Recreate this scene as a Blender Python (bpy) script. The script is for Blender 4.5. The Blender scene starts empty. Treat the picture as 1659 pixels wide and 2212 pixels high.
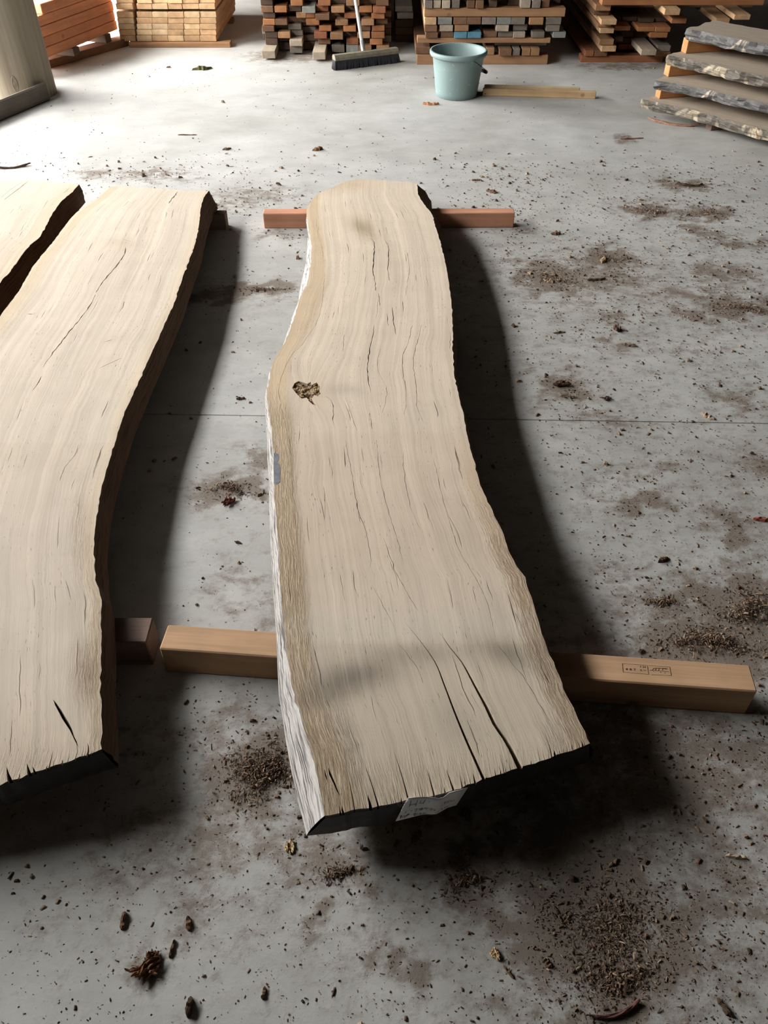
import bpy, bmesh, math, random
import numpy as np
from mathutils import Vector
from mathutils.geometry import delaunay_2d_cdt

random.seed(7); rng = np.random.default_rng(7)
sc = bpy.context.scene
COL = sc.collection

# ------------------------------------------------------------------ camera, sky, light, exposure
TH, CH, FPX = math.radians(43.0), 1.555, 1725.0
cd = bpy.data.cameras.new('camera'); cam = bpy.data.objects.new('camera', cd); COL.objects.link(cam)
cam.location = (0, 0, CH); cam.rotation_euler = (math.radians(90) - TH, 0, 0)
cd.sensor_fit = 'VERTICAL'; cd.sensor_height = 24.0; cd.lens = 24.0 * FPX / 2212.0
cd.clip_start = 0.05; cd.clip_end = 200
sc.camera = cam

w = bpy.data.worlds.new('overcast_sky'); sc.world = w; w.use_nodes = True
bg = w.node_tree.nodes['Background']
bg.inputs['Color'].default_value = (1.0, 0.985, 0.965, 1); bg.inputs['Strength'].default_value = 30.0

WL, EAVE, SILL, JAMB, BAYEND = -3.25, 2.95, 2.0, 5.15, 1.0
DOOR1, LINTEL = 8.2, 2.1     # open side of the shed
def portal(name, y0, y1, z0, z1):
    l = bpy.data.lights.new(name, 'AREA'); l.shape = 'RECTANGLE'; l.size = z1 - z0; l.size_y = y1 - y0
    l.cycles.is_portal = True
    o = bpy.data.objects.new(name, l); COL.objects.link(o)
    o.location = (WL, (y0 + y1) / 2, (z0 + z1) / 2); o.rotation_euler = (0, math.radians(-90), 0)
portal('daylight_portal', BAYEND, JAMB, SILL, EAVE)
portal('daylight_portal', JAMB, DOOR1, 0.0, LINTEL)

vs = sc.view_settings
sc.display_settings.display_device = 'sRGB'
vs.view_transform = 'Standard'; vs.look = 'None'; vs.gamma = 1.0; vs.use_curve_mapping = False
vs.exposure = 0.40

# ------------------------------------------------------------------ helpers
def ray(px, py):
    x, y = (px - 829.5) / FPX, (1106.0 - py) / FPX
    return np.array([x, math.cos(TH) + y * math.sin(TH), -math.sin(TH) + y * math.cos(TH)])
def at(px, py, z=0.0):
    """photo point on the level (or gently sloping) plane z"""
    d = ray(px, py); zz = z(2.0) if callable(z) else z
    for _ in range(6 if callable(z) else 1):
        p = np.array([0, 0, CH]) + d * ((zz - CH) / d[2])
        if callable(z): zz = z(p[1])
    return p
def aty(px, py, y):
    d = ray(px, py); return np.array([0, 0, CH]) + d * (y / d[1])
def atplane(px, py, p0, n):
    d = ray(px, py); c = np.array([0, 0, CH]); return c + d * (np.dot(np.array(p0) - c, n) / np.dot(d, n))
def lin(r, g, b):
    f = lambda c: ((c / 255 + 0.055) / 1.055) ** 2.4 if c > 10 else c / 255 / 12.92
    return (f(r), f(g), f(b))
def pix_arr(P):
    P = np.asarray(P, float); v = P - np.array([0, 0, CH])
    f = np.array([0, math.cos(TH), -math.sin(TH)]); u = np.array([0, math.sin(TH), math.cos(TH)])
    ww = v @ f; return 829.5 + FPX * v[..., 0] / ww, 1106 - FPX * (v @ u) / ww

def mesh_obj(name, verts, faces, mats, parent=None, smooth=False, mi=None):
    me = bpy.data.meshes.new(name); me.from_pydata([tuple(map(float, v)) for v in verts], [], [tuple(map(int, f)) for f in faces])
    for m in (mats if isinstance(mats, (list, tuple)) else [mats]): me.materials.append(m)
    if mi is not None: me.polygons.foreach_set('material_index', mi)
    if smooth: me.polygons.foreach_set('use_smooth', [True] * len(me.polygons))
    me.update()
    o = bpy.data.objects.new(name, me); COL.objects.link(o)
    if parent is not None: o.parent = parent
    return o
def tag(o, label=None, cat=None, group=None, kind=None):
    if label: o['label'] = label
    if cat: o['category'] = cat
    if group: o['group'] = group
    if kind: o['kind'] = kind
    return o
def empty(name, loc=(0, 0, 0)):
    o = bpy.data.objects.new(name, None); COL.objects.link(o); o.location = loc; o.empty_display_size = 0.1; return o
def box_data(x0, x1, y0, y1, z0, z1, b=0.0):
    if b <= 0:
        v = [(x0, y0, z0), (x1, y0, z0), (x1, y1, z0), (x0, y1, z0), (x0, y0, z1), (x1, y0, z1), (x1, y1, z1), (x0, y1, z1)]
        return v, [(0, 3, 2, 1), (4, 5, 6, 7), (0, 1, 5, 4), (1, 2, 6, 5), (2, 3, 7, 6), (3, 0, 4, 7)]
    bm = bmesh.new(); bmesh.ops.create_cube(bm, size=1)
    for v in bm.verts: v.co = ((x0 + x1) / 2 + v.co.x * (x1 - x0), (y0 + y1) / 2 + v.co.y * (y1 - y0), (z0 + z1) / 2 + v.co.z * (z1 - z0))
    bmesh.ops.bevel(bm, geom=bm.edges[:], offset=b, segments=1, affect='EDGES', profile=0.7)
    bm.verts.index_update()
    vv = [tuple(v.co) for v in bm.verts]; ff = [[v.index for v in f.verts] for f in bm.faces]; bm.free(); return vv, ff

# ------------------------------------------------------------------ materials
class NT:
    def __init__(s, name):
        s.m = bpy.data.materials.new(name); s.m.use_nodes = True; s.t = s.m.node_tree; s.t.nodes.clear()
        s.out = s.n('ShaderNodeOutputMaterial'); s.b = s.n('ShaderNodeBsdfPrincipled'); s.l(s.b.outputs[0], s.out.inputs[0])
    def n(s, typ, **kw):
        x = s.t.nodes.new(typ)
        for k, v in kw.items(): setattr(x, k, v)
        return x
    def l(s, a, b): s.t.links.new(a, b)
    def val(s, sock, v):
        if hasattr(v, 'is_output') or isinstance(v, bpy.types.NodeSocket): s.l(v, sock)
        else: sock.default_value = v
    def map(s, vec, scale=(1, 1, 1), loc=(0, 0, 0), rot=(0, 0, 0)):
        x = s.n('ShaderNodeMapping'); s.l(vec, x.inputs[0]); x.inputs['Scale'].default_value = scale
        x.inputs['Location'].default_value = loc; x.inputs['Rotation'].default_value = rot; return x.outputs[0]
    def noise(s, vec, scale=1.0, detail=3.0, rough=0.55, dist=0.0):
        x = s.n('ShaderNodeTexNoise'); s.l(vec, x.inputs['Vector']); x.inputs['Scale'].default_value = scale
        x.inputs['Detail'].default_value = detail; x.inputs['Roughness'].default_value = rough; x.inputs['Distortion'].default_value = dist
        return x.outputs['Fac']
    def rng(s, v, a, b, c=0.0, d=1.0, smooth=False):
        x = s.n('ShaderNodeMapRange'); s.val(x.inputs[0], v)
        if smooth: x.interpolation_type = 'SMOOTHSTEP'
        for i, q in enumerate((a, b, c, d)): s.val(x.inputs[i + 1], q)
        return x.outputs[0]
    def math(s, op, a, b=0.0, c=None):
        x = s.n('ShaderNodeMath', operation=op); s.val(x.inputs[0], a); s.val(x.inputs[1], b)
        if c is not None: s.val(x.inputs[2], c)
        return x.outputs[0]
    def mix(s, f, a, b, mode='MIX'):
        x = s.n('ShaderNodeMix', data_type='RGBA', blend_type=mode); s.val(x.inputs[0], f)
        for i, q in ((6, a), (7, b)):
            s.val(x.inputs[i], (*q, 1) if isinstance(q, tuple) and len(q) == 3 else q)
        return x.outputs[2]
    def bump(s, h, strength=0.3, dist=0.005, nrm=None):
        x = s.n('ShaderNodeBump'); s.val(x.inputs['Strength'], strength); x.inputs['Distance'].default_value = dist
        s.l(h, x.inputs['Height'])
        if nrm is not None: s.l(nrm, x.inputs['Normal'])
        return x.outputs[0]
    def fin(s, col, rough=0.8, nrm=None, spec=0.3):
        s.val(s.b.inputs['Base Color'], (*col, 1) if isinstance(col, tuple) else col); s.val(s.b.inputs['Roughness'], rough)
        s.b.inputs['Specular IOR Level'].default_value = spec
        if nrm is not None: s.l(nrm, s.b.inputs['Normal'])
        return s.m

def mat_plain(name, col, rough=0.7, var=0.15, scale=20, spec=0.3, bump=0.0, metal=0.0):
    n = NT(name); tc = n.n('ShaderNodeTexCoord').outputs['Object']
    f = n.noise(tc, scale, 4); k = n.rng(f, 0.25, 0.75, 1 - var, 1 + var)
    c = n.mix(1.0, col, k, 'MULTIPLY'); n.b.inputs['Metallic'].default_value = metal
    return n.fin(c, rough, n.bump(f, bump, 0.004) if bump else None, spec)

def mat_slab_top():
    n = NT('slab_wood'); uv = n.n('ShaderNodeUVMap', uv_map='grain').outputs[0]
    at_ = n.n('ShaderNodeAttribute', attribute_name='Col'); col, rough = at_.outputs['Color'], at_.outputs['Alpha']
    wob = n.n('ShaderNodeTexNoise'); n.l(n.map(uv, (1.1, 3, 1)), wob.inputs['Vector']); wob.inputs['Detail'].default_value = 1
    wv = n.n('ShaderNodeVectorMath', operation='MULTIPLY_ADD'); n.l(wob.outputs['Color'], wv.inputs[0])
    wv.inputs[1].default_value = (0, 0.02, 0); n.l(uv, wv.inputs[2]); g = wv.outputs[0]
    broad = n.noise(n.map(g, (0.5, 22, 1)), 1, 3)
    ringn = n.noise(n.map(g, (0.35, 42, 1), (3, 1, 0)), 1, 2, 0.5)
    ring = n.math('ABSOLUTE', n.math('SUBTRACT', ringn, 0.5))
    ringm = n.rng(ring, 0.0, 0.035, 1, 0, True)
    ringl = n.rng(n.math('ABSOLUTE', n.math('SUBTRACT', ringn, 0.56)), 0.0, 0.03, 1, 0, True)
    fib = n.noise(n.map(g, (4, 260, 1)), 1, 3, 0.6)
    fib2 = n.noise(n.map(g, (2, 90, 1), (5, 5, 0)), 1, 4, 0.6)
    pore = n.noise(n.map(g, (45, 330, 1), (9, 2, 0)), 1, 1.5, 0.5)
    porem = n.rng(pore, 0.67, 0.74, 0, 1)
    pmask = n.rng(n.noise(n.map(uv, (3, 10, 1), (2, 7, 0)), 1, 2), 0.42, 0.62, 0.1, 1)
    porem = n.math('MULTIPLY', porem, n.math('MAXIMUM', pmask, rough))
    check = n.noise(n.map(g, (4.5, 150, 1), (1, 8, 0)), 1, 1.0, 0.4)
    checkm = n.math('MULTIPLY', n.rng(check, 0.70, 0.735, 0, 1), n.rng(n.noise(n.map(uv, (2, 7, 1), (8, 3, 0)), 1, 1), 0.45, 0.6))
    mott = n.noise(uv, 9, 4, 0.6)
    c = n.mix(1.0, col, n.rng(broad, 0.25, 0.75, 0.88, 1.10), 'MULTIPLY')
    c = n.mix(1.0, c, n.rng(fib2, 0.3, 0.7, 0.93, 1.06), 'MULTIPLY')
    c = n.mix(1.0, c, n.rng(mott, 0.3, 0.7, 0.95, 1.05), 'MULTIPLY')
    c = n.mix(n.math('MULTIPLY', ringm, 0.13), c, (0.30, 0.21, 0.13))
    c = n.mix(n.math('MULTIPLY', ringl, 0.13), c, (0.80, 0.71, 0.57))
    rfib = n.noise(n.map(g, (22, 210, 1), (4, 4, 0)), 1, 4, 0.7)
    c = n.mix(n.math('MULTIPLY', rough, n.rng(rfib, 0.46, 0.60, 0.55, 0)), c, (0.20, 0.135, 0.075))
    c = n.mix(n.math('MULTIPLY', porem, 0.7), c, (0.10, 0.06, 0.03))
    c = n.mix(n.math('MULTIPLY', checkm, 0.75), c, (0.07, 0.04, 0.02))
    saw = n.n('ShaderNodeTexWave', wave_type='BANDS', bands_direction='X'); n.l(uv, saw.inputs['Vector'])
    saw.inputs['Scale'].default_value = 38; saw.inputs['Distortion'].default_value = 1.5; saw.inputs['Detail'].default_value = 2
    sawm = n.math('MULTIPLY', saw.outputs['Fac'], n.rng(n.noise(n.map(uv, (3, 3, 1)), 1, 2), 0.45, 0.65, 0.0, 1))
    h = n.math('ADD', n.math('MULTIPLY', fib, 0.14), n.math('MULTIPLY', sawm, 0.03))
    h = n.math('ADD', h, n.math('MULTIPLY', n.math('MULTIPLY', rough, rfib), 2.6))
    h = n.math('SUBTRACT', h, n.math('MULTIPLY', porem, 0.5)); h = n.math('SUBTRACT', h, checkm)
    h = n.math('ADD', h, n.math('MULTIPLY', ringn, 0.35))
    return n.fin(c, 0.85, n.bump(h, 0.55, 0.004), 0.15)

def mat_bark(name, base, dark, patch=None, su=5, sv=130, dk=0.6, lo=0.36, hi=0.5):
    n = NT(name); uv = n.n('ShaderNodeUVMap', uv_map='grain').outputs[0]
    f = n.noise(n.map(uv, (su, sv, 1)), 1, 4, 0.65, 0.3); f2 = n.noise(n.map(uv, (su * 4, sv * 2.4, 1), (3, 3, 0)), 1, 3)
    c = n.mix(n.rng(f, lo, hi, dk, 0), base, dark)
    c = n.mix(1.0, c, n.rng(f2, 0.3, 0.7, 0.85, 1.12), 'MULTIPLY')
    if patch:
        p = n.noise(n.map(uv, (7, 4, 1), (1.3, 2, 0)), 1, 3, 0.6, 0.8)
        for i, (lo, hi, pc) in enumerate(patch): c = n.mix(n.rng(p, lo, hi), c, pc)
    return n.fin(c, 0.9, n.bump(n.math('ADD', f, n.math('MULTIPLY', f2, 0.4)), 0.9, 0.006), 0.1)

def mat_timber(name='sawn_timber', axis=1):
    """grain along one local axis, tint from the object colour"""
    n = NT(name); tc = n.n('ShaderNodeTexCoord').outputs['Object']; oi = n.n('ShaderNodeObjectInfo')
    sc3 = [22, 22, 22]; sc3[axis] = 0.9
    off = n.n('ShaderNodeVectorMath', operation='MULTIPLY_ADD'); n.l(oi.outputs['Random'], off.inputs[0]); off.inputs[1].default_value = (7, 11, 5); n.l(tc, off.inputs[2])
    v = off.outputs[0]
    a = n.noise(n.map(v, tuple(sc3)), 1, 4, 0.6, 0.4); b = n.noise(n.map(v, tuple(q * 7 for q in sc3)), 1, 3)
    d = n.noise(v, 7, 3)
    c = n.mix(1.0, oi.outputs['Color'], n.rng(a, 0.3, 0.7, 0.80, 1.15), 'MULTIPLY')
    c = n.mix(1.0, c, n.rng(d, 0.3, 0.7, 0.85, 1.10), 'MULTIPLY')
    c = n.mix(1.0, c, n.rng(b, 0.3, 0.7, 0.93, 1.05), 'MULTIPLY')
    kn = n.n('ShaderNodeTexVoronoi'); n.l(v, kn.inputs['Vector']); kn.inputs['Scale'].default_value = 6
    c = n.mix(n.rng(kn.outputs['Distance'], 0.06, 0.11, 0.5, 0), c, (0.12, 0.07, 0.04))
    return n.fin(c, 0.8, n.bump(b, 0.25, 0.002), 0.2)

def mat_floor():
    n = NT('concrete'); tc = n.n('ShaderNodeTexCoord').outputs['Object']
    dirt_shade = n.n('ShaderNodeAttribute', attribute_name='dirt_shade').outputs['Fac']
    big = n.noise(tc, 0.9, 5, 0.6, 0.4); mid = n.noise(n.map(tc, (1, 1.6, 1)), 4.5, 6, 0.66, 0.2); fine = n.noise(tc, 42, 4, 0.65); vf = n.noise(tc, 260, 2)
    c = n.mix(n.rng(big, 0.35, 0.65), (0.405, 0.40, 0.375), (0.505, 0.505, 0.485))
    c = n.mix(1.0, c, n.rng(mid, 0.3, 0.7, 0.86, 1.10), 'MULTIPLY')
    c = n.mix(1.0, c, n.rng(fine, 0.3, 0.7, 0.95, 1.04), 'MULTIPLY')
    # rubbed pale scuffs
    sw = n.noise(n.map(tc, (2.5, 9, 1), (2, 1, 0), (0, 0, 0.7)), 1, 4, 0.6, 1.6)
    c = n.mix(n.rng(n.math('ABSOLUTE', n.math('SUBTRACT', sw, 0.5)), 0, 0.02, 0.10, 0), c, (0.64, 0.65, 0.64))
    # ingrained sawdust and mud, also carrying the painted lower-right shade
    mid2 = n.noise(n.map(tc, (1, 1.5, 1), (3, 7, 0)), 13, 6, 0.72, 0.25)
    gate = n.rng(dirt_shade, 0.0, 0.25, 0.25, 1)
    m = n.math('ADD', dirt_shade, n.math('MULTIPLY', gate, n.math('MULTIPLY', n.math('SUBTRACT', mid2, 0.5), 1.7)))
    m = n.math('ADD', m, n.math('MULTIPLY', n.math('SUBTRACT', fine, 0.5), 0.7))
    m1 = n.rng(m, 0.03, 0.62, 0, 0.82, True)
    c = n.mix(m1, c, (0.165, 0.125, 0.092))
    sp = n.rng(n.noise(tc, 120, 3, 0.7), 0.60, 0.70)
    c = n.mix(n.math('MULTIPLY', sp, n.rng(m, 0.05, 0.5, 0.10, 0.65)), c, (0.10, 0.07, 0.05))
    h = n.math('ADD', n.math('MULTIPLY', fine, 0.6), n.math('MULTIPLY', vf, 0.25))
    h = n.math('ADD', h, n.math('MULTIPLY', n.math('MULTIPLY', m1, n.noise(tc, 150, 3, 0.7)), 1.6))
    return n.fin(c, n.rng(mid, 0.3, 0.7, 0.5, 0.75), n.bump(h, 0.22, 0.004), 0.25)

M_TOP = mat_slab_top()
M_WHITE = mat_bark('weathered_white_edge', (0.60, 0.57, 0.54), (0.09, 0.085, 0.075), su=9, sv=170, dk=0.9, lo=0.40, hi=0.53)
M_DKEDGE = mat_bark('brown_edge', (0.16, 0.10, 0.065), (0.05, 0.03, 0.02))
M_GREYBARK = mat_bark('grey_bark', (0.17, 0.15, 0.125), (0.06, 0.06, 0.05), [(0.55, 0.60, (0.46, 0.39, 0.29)), (0.64, 0.67, (0.24, 0.15, 0.09))], su=14, sv=40, dk=0.7)
M_BLUEBARK = mat_bark('blue_grey_bark', (0.165, 0.16, 0.155), (0.07, 0.068, 0.066), [(0.60, 0.63, (0.52, 0.44, 0.35))], su=14, sv=40, dk=0.7)
M_BLACK = mat_plain('black_end_sealer', (0.022, 0.02, 0.02), 0.55, 0.4, 60, 0.4, 0.3)
M_TIM = mat_timber('sawn_timber', 1); M_TIMX = mat_timber('sawn_timber_crosswise', 0)
M_FLOOR = mat_floor()
M_PAPER = mat_plain('white_paper', (0.86, 0.86, 0.85), 0.7, 0.04, 30)
M_INK = mat_plain('black_ink', (0.015, 0.015, 0.02), 0.6, 0.1)
M_STAMP = mat_plain('brown_stamp_ink', (0.06, 0.035, 0.02), 0.8, 0.2)
M_GPAINT = mat_plain('grey_paint', (0.17, 0.18, 0.20), 0.6, 0.3, 80)
M_ROT = NT('rotten_knot')
_n = M_ROT; _g = _n.n('ShaderNodeNewGeometry'); _p = _n.n('ShaderNodeAttribute', attribute_name='Col')
M_ROT = _n.fin(_p.outputs['Color'], 0.9, None, 0.1)
def mat_debris(name, pal, scale=33):
    n = NT(name); geo = n.n('ShaderNodeNewGeometry'); r = n.n('ShaderNodeValToRGB'); n.l(geo.outputs['Random Per Island'], r.inputs[0])
    r.color_ramp.interpolation = 'CONSTANT'; e = r.color_ramp.elements
    while len(e) < len(pal): e.new(0.5)
    for i, c in enumerate(pal): e[i].position = i / len(pal); e[i].color = (*c, 1)
    tc = n.n('ShaderNodeTexCoord').outputs['Object']; f = n.noise(tc, 180, 2)
    return n.fin(n.mix(1.0, r.outputs[0], n.rng(f, 0.3, 0.7, 0.8, 1.15), 'MULTIPLY'), 0.9, None, 0.1)
M_DEB = mat_debris('wood_debris', [(0.13, 0.085, 0.06), (0.22, 0.155, 0.105), (0.08, 0.055, 0.04), (0.28, 0.20, 0.135), (0.17, 0.12, 0.085), (0.40, 0.30, 0.21), (0.11, 0.075, 0.05), (0.23, 0.14, 0.10)])
def mat_chip(): 
    n = NT('chip_wood'); oi = n.n('ShaderNodeObjectInfo'); tc = n.n('ShaderNodeTexCoord').outputs['Object']
    f = n.noise(n.map(tc, (25, 240, 90)), 1, 4, 0.65)
    c = n.mix(1.0, oi.outputs['Color'], n.rng(f, 0.3, 0.7, 0.55, 1.35), 'MULTIPLY')
    return n.fin(c, 0.9, n.bump(f, 0.8, 0.004), 0.1)
M_CHIP = mat_chip()

# ------------------------------------------------------------------ the shed
def wallbox(name, *b, mat):
    v, f = box_data(*b); o = mesh_obj(name, v, f, mat); o['kind'] = 'structure'; return o
M_DARKW = mat_plain('dark_boarded_wall', (0.03, 0.025, 0.021), 0.9, 0.3, 4)
M_ROOF = mat_plain('dark_roof', (0.03, 0.026, 0.022), 0.9, 0.2, 3)
M_OUT = mat_plain('gravel_yard', (0.38, 0.37, 0.35), 0.95, 0.2, 9)
wallbox('ceiling', WL - 0.3, 5.2, -2.7, 9.7, EAVE, EAVE + 0.1, mat=M_ROOF)
wallbox('wall_right', 5.0, 5.2, -2.7, 9.7, 0, EAVE, mat=M_DARKW)
wallbox('wall_back', WL, 5.0, 9.4, 9.6, 0, EAVE, mat=M_DARKW)
wallbox('wall_front', WL, 5.0, -2.7, -2.5, 0, EAVE, mat=M_DARKW)
wallbox('wall_left', WL - 0.15, WL, BAYEND, JAMB, 0, SILL, mat=M_DARKW)
wallbox('wall_left', WL - 0.15, WL, -2.5, BAYEND, 0, EAVE, mat=M_DARKW)
wallbox('wall_left', WL - 0.15, WL, JAMB, DOOR1, LINTEL, EAVE, mat=M_DARKW)
wallbox('wall_left', WL - 0.15, WL, DOOR1, 9.4, 0, EAVE, mat=M_DARKW)
wallbox('ground', -60, WL, -40, 60, -0.25, -0.02, mat=M_OUT)

# dirt on the floor, with shade painted in at lower right: (photo x, y, half width, half height, amount)
DIRT_SHADE = [(560, 1660, 75, 60, 1.0), (520, 1590, 130, 50, .35), (660, 1800, 120, 40, .4), (430, 1830, 230, 90, .32), (720, 1885, 70, 25, .55), (330, 1800, 70, 40, .25),
        (1540, 1390, 120, 40, .95), (1620, 1310, 90, 45, .9), (1440, 1300, 60, 25, .45), (1330, 1250, 90, 30, .25), (1500, 1290, 90, 40, .35),
        (1190, 605, 60, 20, .7), (1310, 555, 45, 18, .75), (1290, 600, 90, 20, .5), (1180, 575, 50, 12, .6), (1230, 640, 180, 40, .22),
        (1410, 458, 45, 10, .85), (1530, 460, 50, 10, .7), (1480, 400, 60, 8, .6), (1400, 440, 130, 10, .25), (1510, 500, 30, 14, .5), (1600, 525, 45, 12, .5),
        (1600, 665, 60, 14, .85), (1520, 640, 130, 16, .35), (1510, 675, 25, 15, .6), (1560, 590, 60, 22, .5), (1540, 705, 20, 8, .4),
        (1215, 830, 40, 25, .7), (1290, 900, 60, 14, .4), (1320, 690, 30, 12, .4), (1340, 745, 45, 8, .4), (1480, 760, 40, 10, .3), (1590, 860, 60, 30, .4),
        (1370, 1085, 55, 14, .6), (1590, 1150, 45, 40, .55), (1640, 1010, 35, 25, .5), (1300, 1040, 60, 30, .25), (1430, 1020, 35, 12, .35),
        (500, 1055, 45, 25, .75), (570, 1000, 25, 40, .45), (440, 1060, 60, 20, .4), (560, 1300, 50, 60, .25), (500, 1250, 60, 30, .25),
        (560, 625, 70, 9, .8), (460, 640, 80, 12, .6), (330, 372, 60, 5, .45), (200, 375, 45, 7, .5), (330, 385, 100, 7, .3), (560, 420, 90, 14, .3), (500, 440, 60, 14, .35),
        (1290, 1990, 120, 130, .8), (1330, 2090, 110, 60, .75), (1240, 1850, 130, 60, .45), (1200, 1800, 150, 60, .4), (1010, 1890, 60, 40, .55), (1080, 1960, 70, 30, .45), (1450, 1990, 60, 40, .35),
        (1420, 1640, 260, 130, .5), (1560, 1900, 130, 160, .35), (1060, 1830, 60, 40, .35), (1350, 2180, 60, 25, .6), (1160, 2190, 80, 25, .5), (1580, 2080, 60, 50, .25), (1540, 1980, 40, 25, .3),  # broad lower-right entries: dust deepened to paint in batten and slab shade
        (690, 1990, 18, 22, .7), (430, 2010, 70, 30, .3), (320, 2085, 40, 30, .4), (840, 2090, 40, 12, .6), (520, 2010, 60, 50, .2), (180, 1860, 40, 15, .35), (130, 1980, 60, 20, .2),
        (600, 505, 40, 10, .35), (1100, 560, 30, 20, .3), (1140, 500, 30, 12, .3), (610, 120, 60, 10, .55), (690, 125, 50, 8, .5), (1350, 143, 100, 6, .5), (1350, 300, 30, 6, .5),
        (330, 1600, 150, 60, .2), (640, 1560, 30, 30, .3), (1650, 1450, 60, 60, .45), (1400, 1400, 60, 20, .5)]
BL = []
for (px, py, rx, ry, a) in DIRT_SHADE:
    c = at(px, py); e = at(px + rx, py); u = at(px, py - ry); BL.append((c[0], c[1], abs(e[0] - c[0]) + .01, abs(u[1] - c[1]) + .01, a))
def dirt_shade_at(X, Y):
    X, Y = X + .035 * np.sin(Y * 31 + 3 * np.sin(X * 17)) + .015 * np.sin(X * 71 + Y * 43), Y + .03 * np.sin(X * 37 + 2 * np.sin(Y * 23)) + .015 * np.sin(Y * 83 - X * 59)
    d = .13 * np.clip((4.6 - Y) / 1.5, 0, 1) * np.clip((X + 1.6) / 2.2, .3, 1)
    for (cx, cy, rx, ry, a) in BL: d = np.maximum(d, a * np.exp(-0.7 * (((X - cx) / rx) ** 2 + ((Y - cy) / ry) ** 2) ** 1.3)) + 0.12 * a * np.exp(-0.25 * (((X - cx) / rx) ** 2 + ((Y - cy) / ry) ** 2))
    return d
JY = 2.12; SH = -0.0256
ys = [-2.5, -1, 0] + list(np.arange(0.15, JY - 0.02, 0.022)) + [JY - 0.0025, JY, JY + 0.0025] + list(np.arange(JY + 0.02, 4.2, 0.03)) + list(np.arange(4.2, 9.41, 0.08))
xs = [-3.25] + list(np.arange(-3.1, -1.3, 0.06)) + list(np.arange(-1.3, 1.6, 0.022)) + list(np.arange(1.6, 3.2, 0.05)) + [3.6, 4.3, 5.0]
X, Y = np.meshgrid(xs, ys); Z = np.zeros_like(X); Z[np.isclose(Y, JY)] = -0.008
Y2 = Y + SH * X * np.clip(1 - abs(Y - JY) / 1.5, 0, 1)
nx, ny = len(xs), len(ys)
idx = np.arange(nx * ny).reshape(ny, nx)
fc = np.stack([idx[:-1, :-1], idx[:-1, 1:], idx[1:, 1:], idx[1:, :-1]], -1).reshape(-1, 4)
floor = mesh_obj('floor', np.stack([X, Y2, Z], -1).reshape(-1, 3), fc, M_FLOOR); floor['kind'] = 'structure'
floor.data.attributes.new('dirt_shade', 'FLOAT', 'POINT').data.foreach_set('value', dirt_shade_at(X.ravel(), Y2.ravel()).astype(np.float32))

# ------------------------------------------------------------------ live-edge slabs
def smooth_line(P, step=0.016):
    P = np.array(P, float)[:, :2]; n = len(P); out = []
    for i in range(n - 1):
        p0, p1, p2, p3 = P[max(i - 1, 0)], P[i], P[i + 1], P[min(i + 2, n - 1)]
        k = max(1, int(np.linalg.norm(p2 - p1) / step))
        for j in range(k):
            t = j / k
            out.append(0.5 * ((2 * p1) + (-p0 + p2) * t + (2 * p0 - 5 * p1 + 4 * p2 - p3) * t * t + (-p0 + 3 * p1 - 3 * p2 + p3) * t ** 3))
    out.append(P[-1]); return np.array(out)
def inside(poly, pts):
    x, y = pts[:, 0], pts[:, 1]; r = np.zeros(len(pts), bool); j = len(poly) - 1
    for i in range(len(poly)):
        xi, yi = poly[i]; xj, yj = poly[j]
        if yi != yj: r ^= ((yi > y) != (yj > y)) & (x < (xj - xi) * (y - yi) / (yj - yi) + xi)
        j = i
    return r
def ribbon(P, w):
    """closed thin lens round a centre line P with half widths w"""
    P = np.array(P); T = np.gradient(P, axis=0); T /= np.linalg.norm(T, axis=1)[:, None] + 1e-9; N = np.stack([-T[:, 1], T[:, 0]], 1)
    return P + N * w[:, None], P - N * w[:, None]

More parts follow.
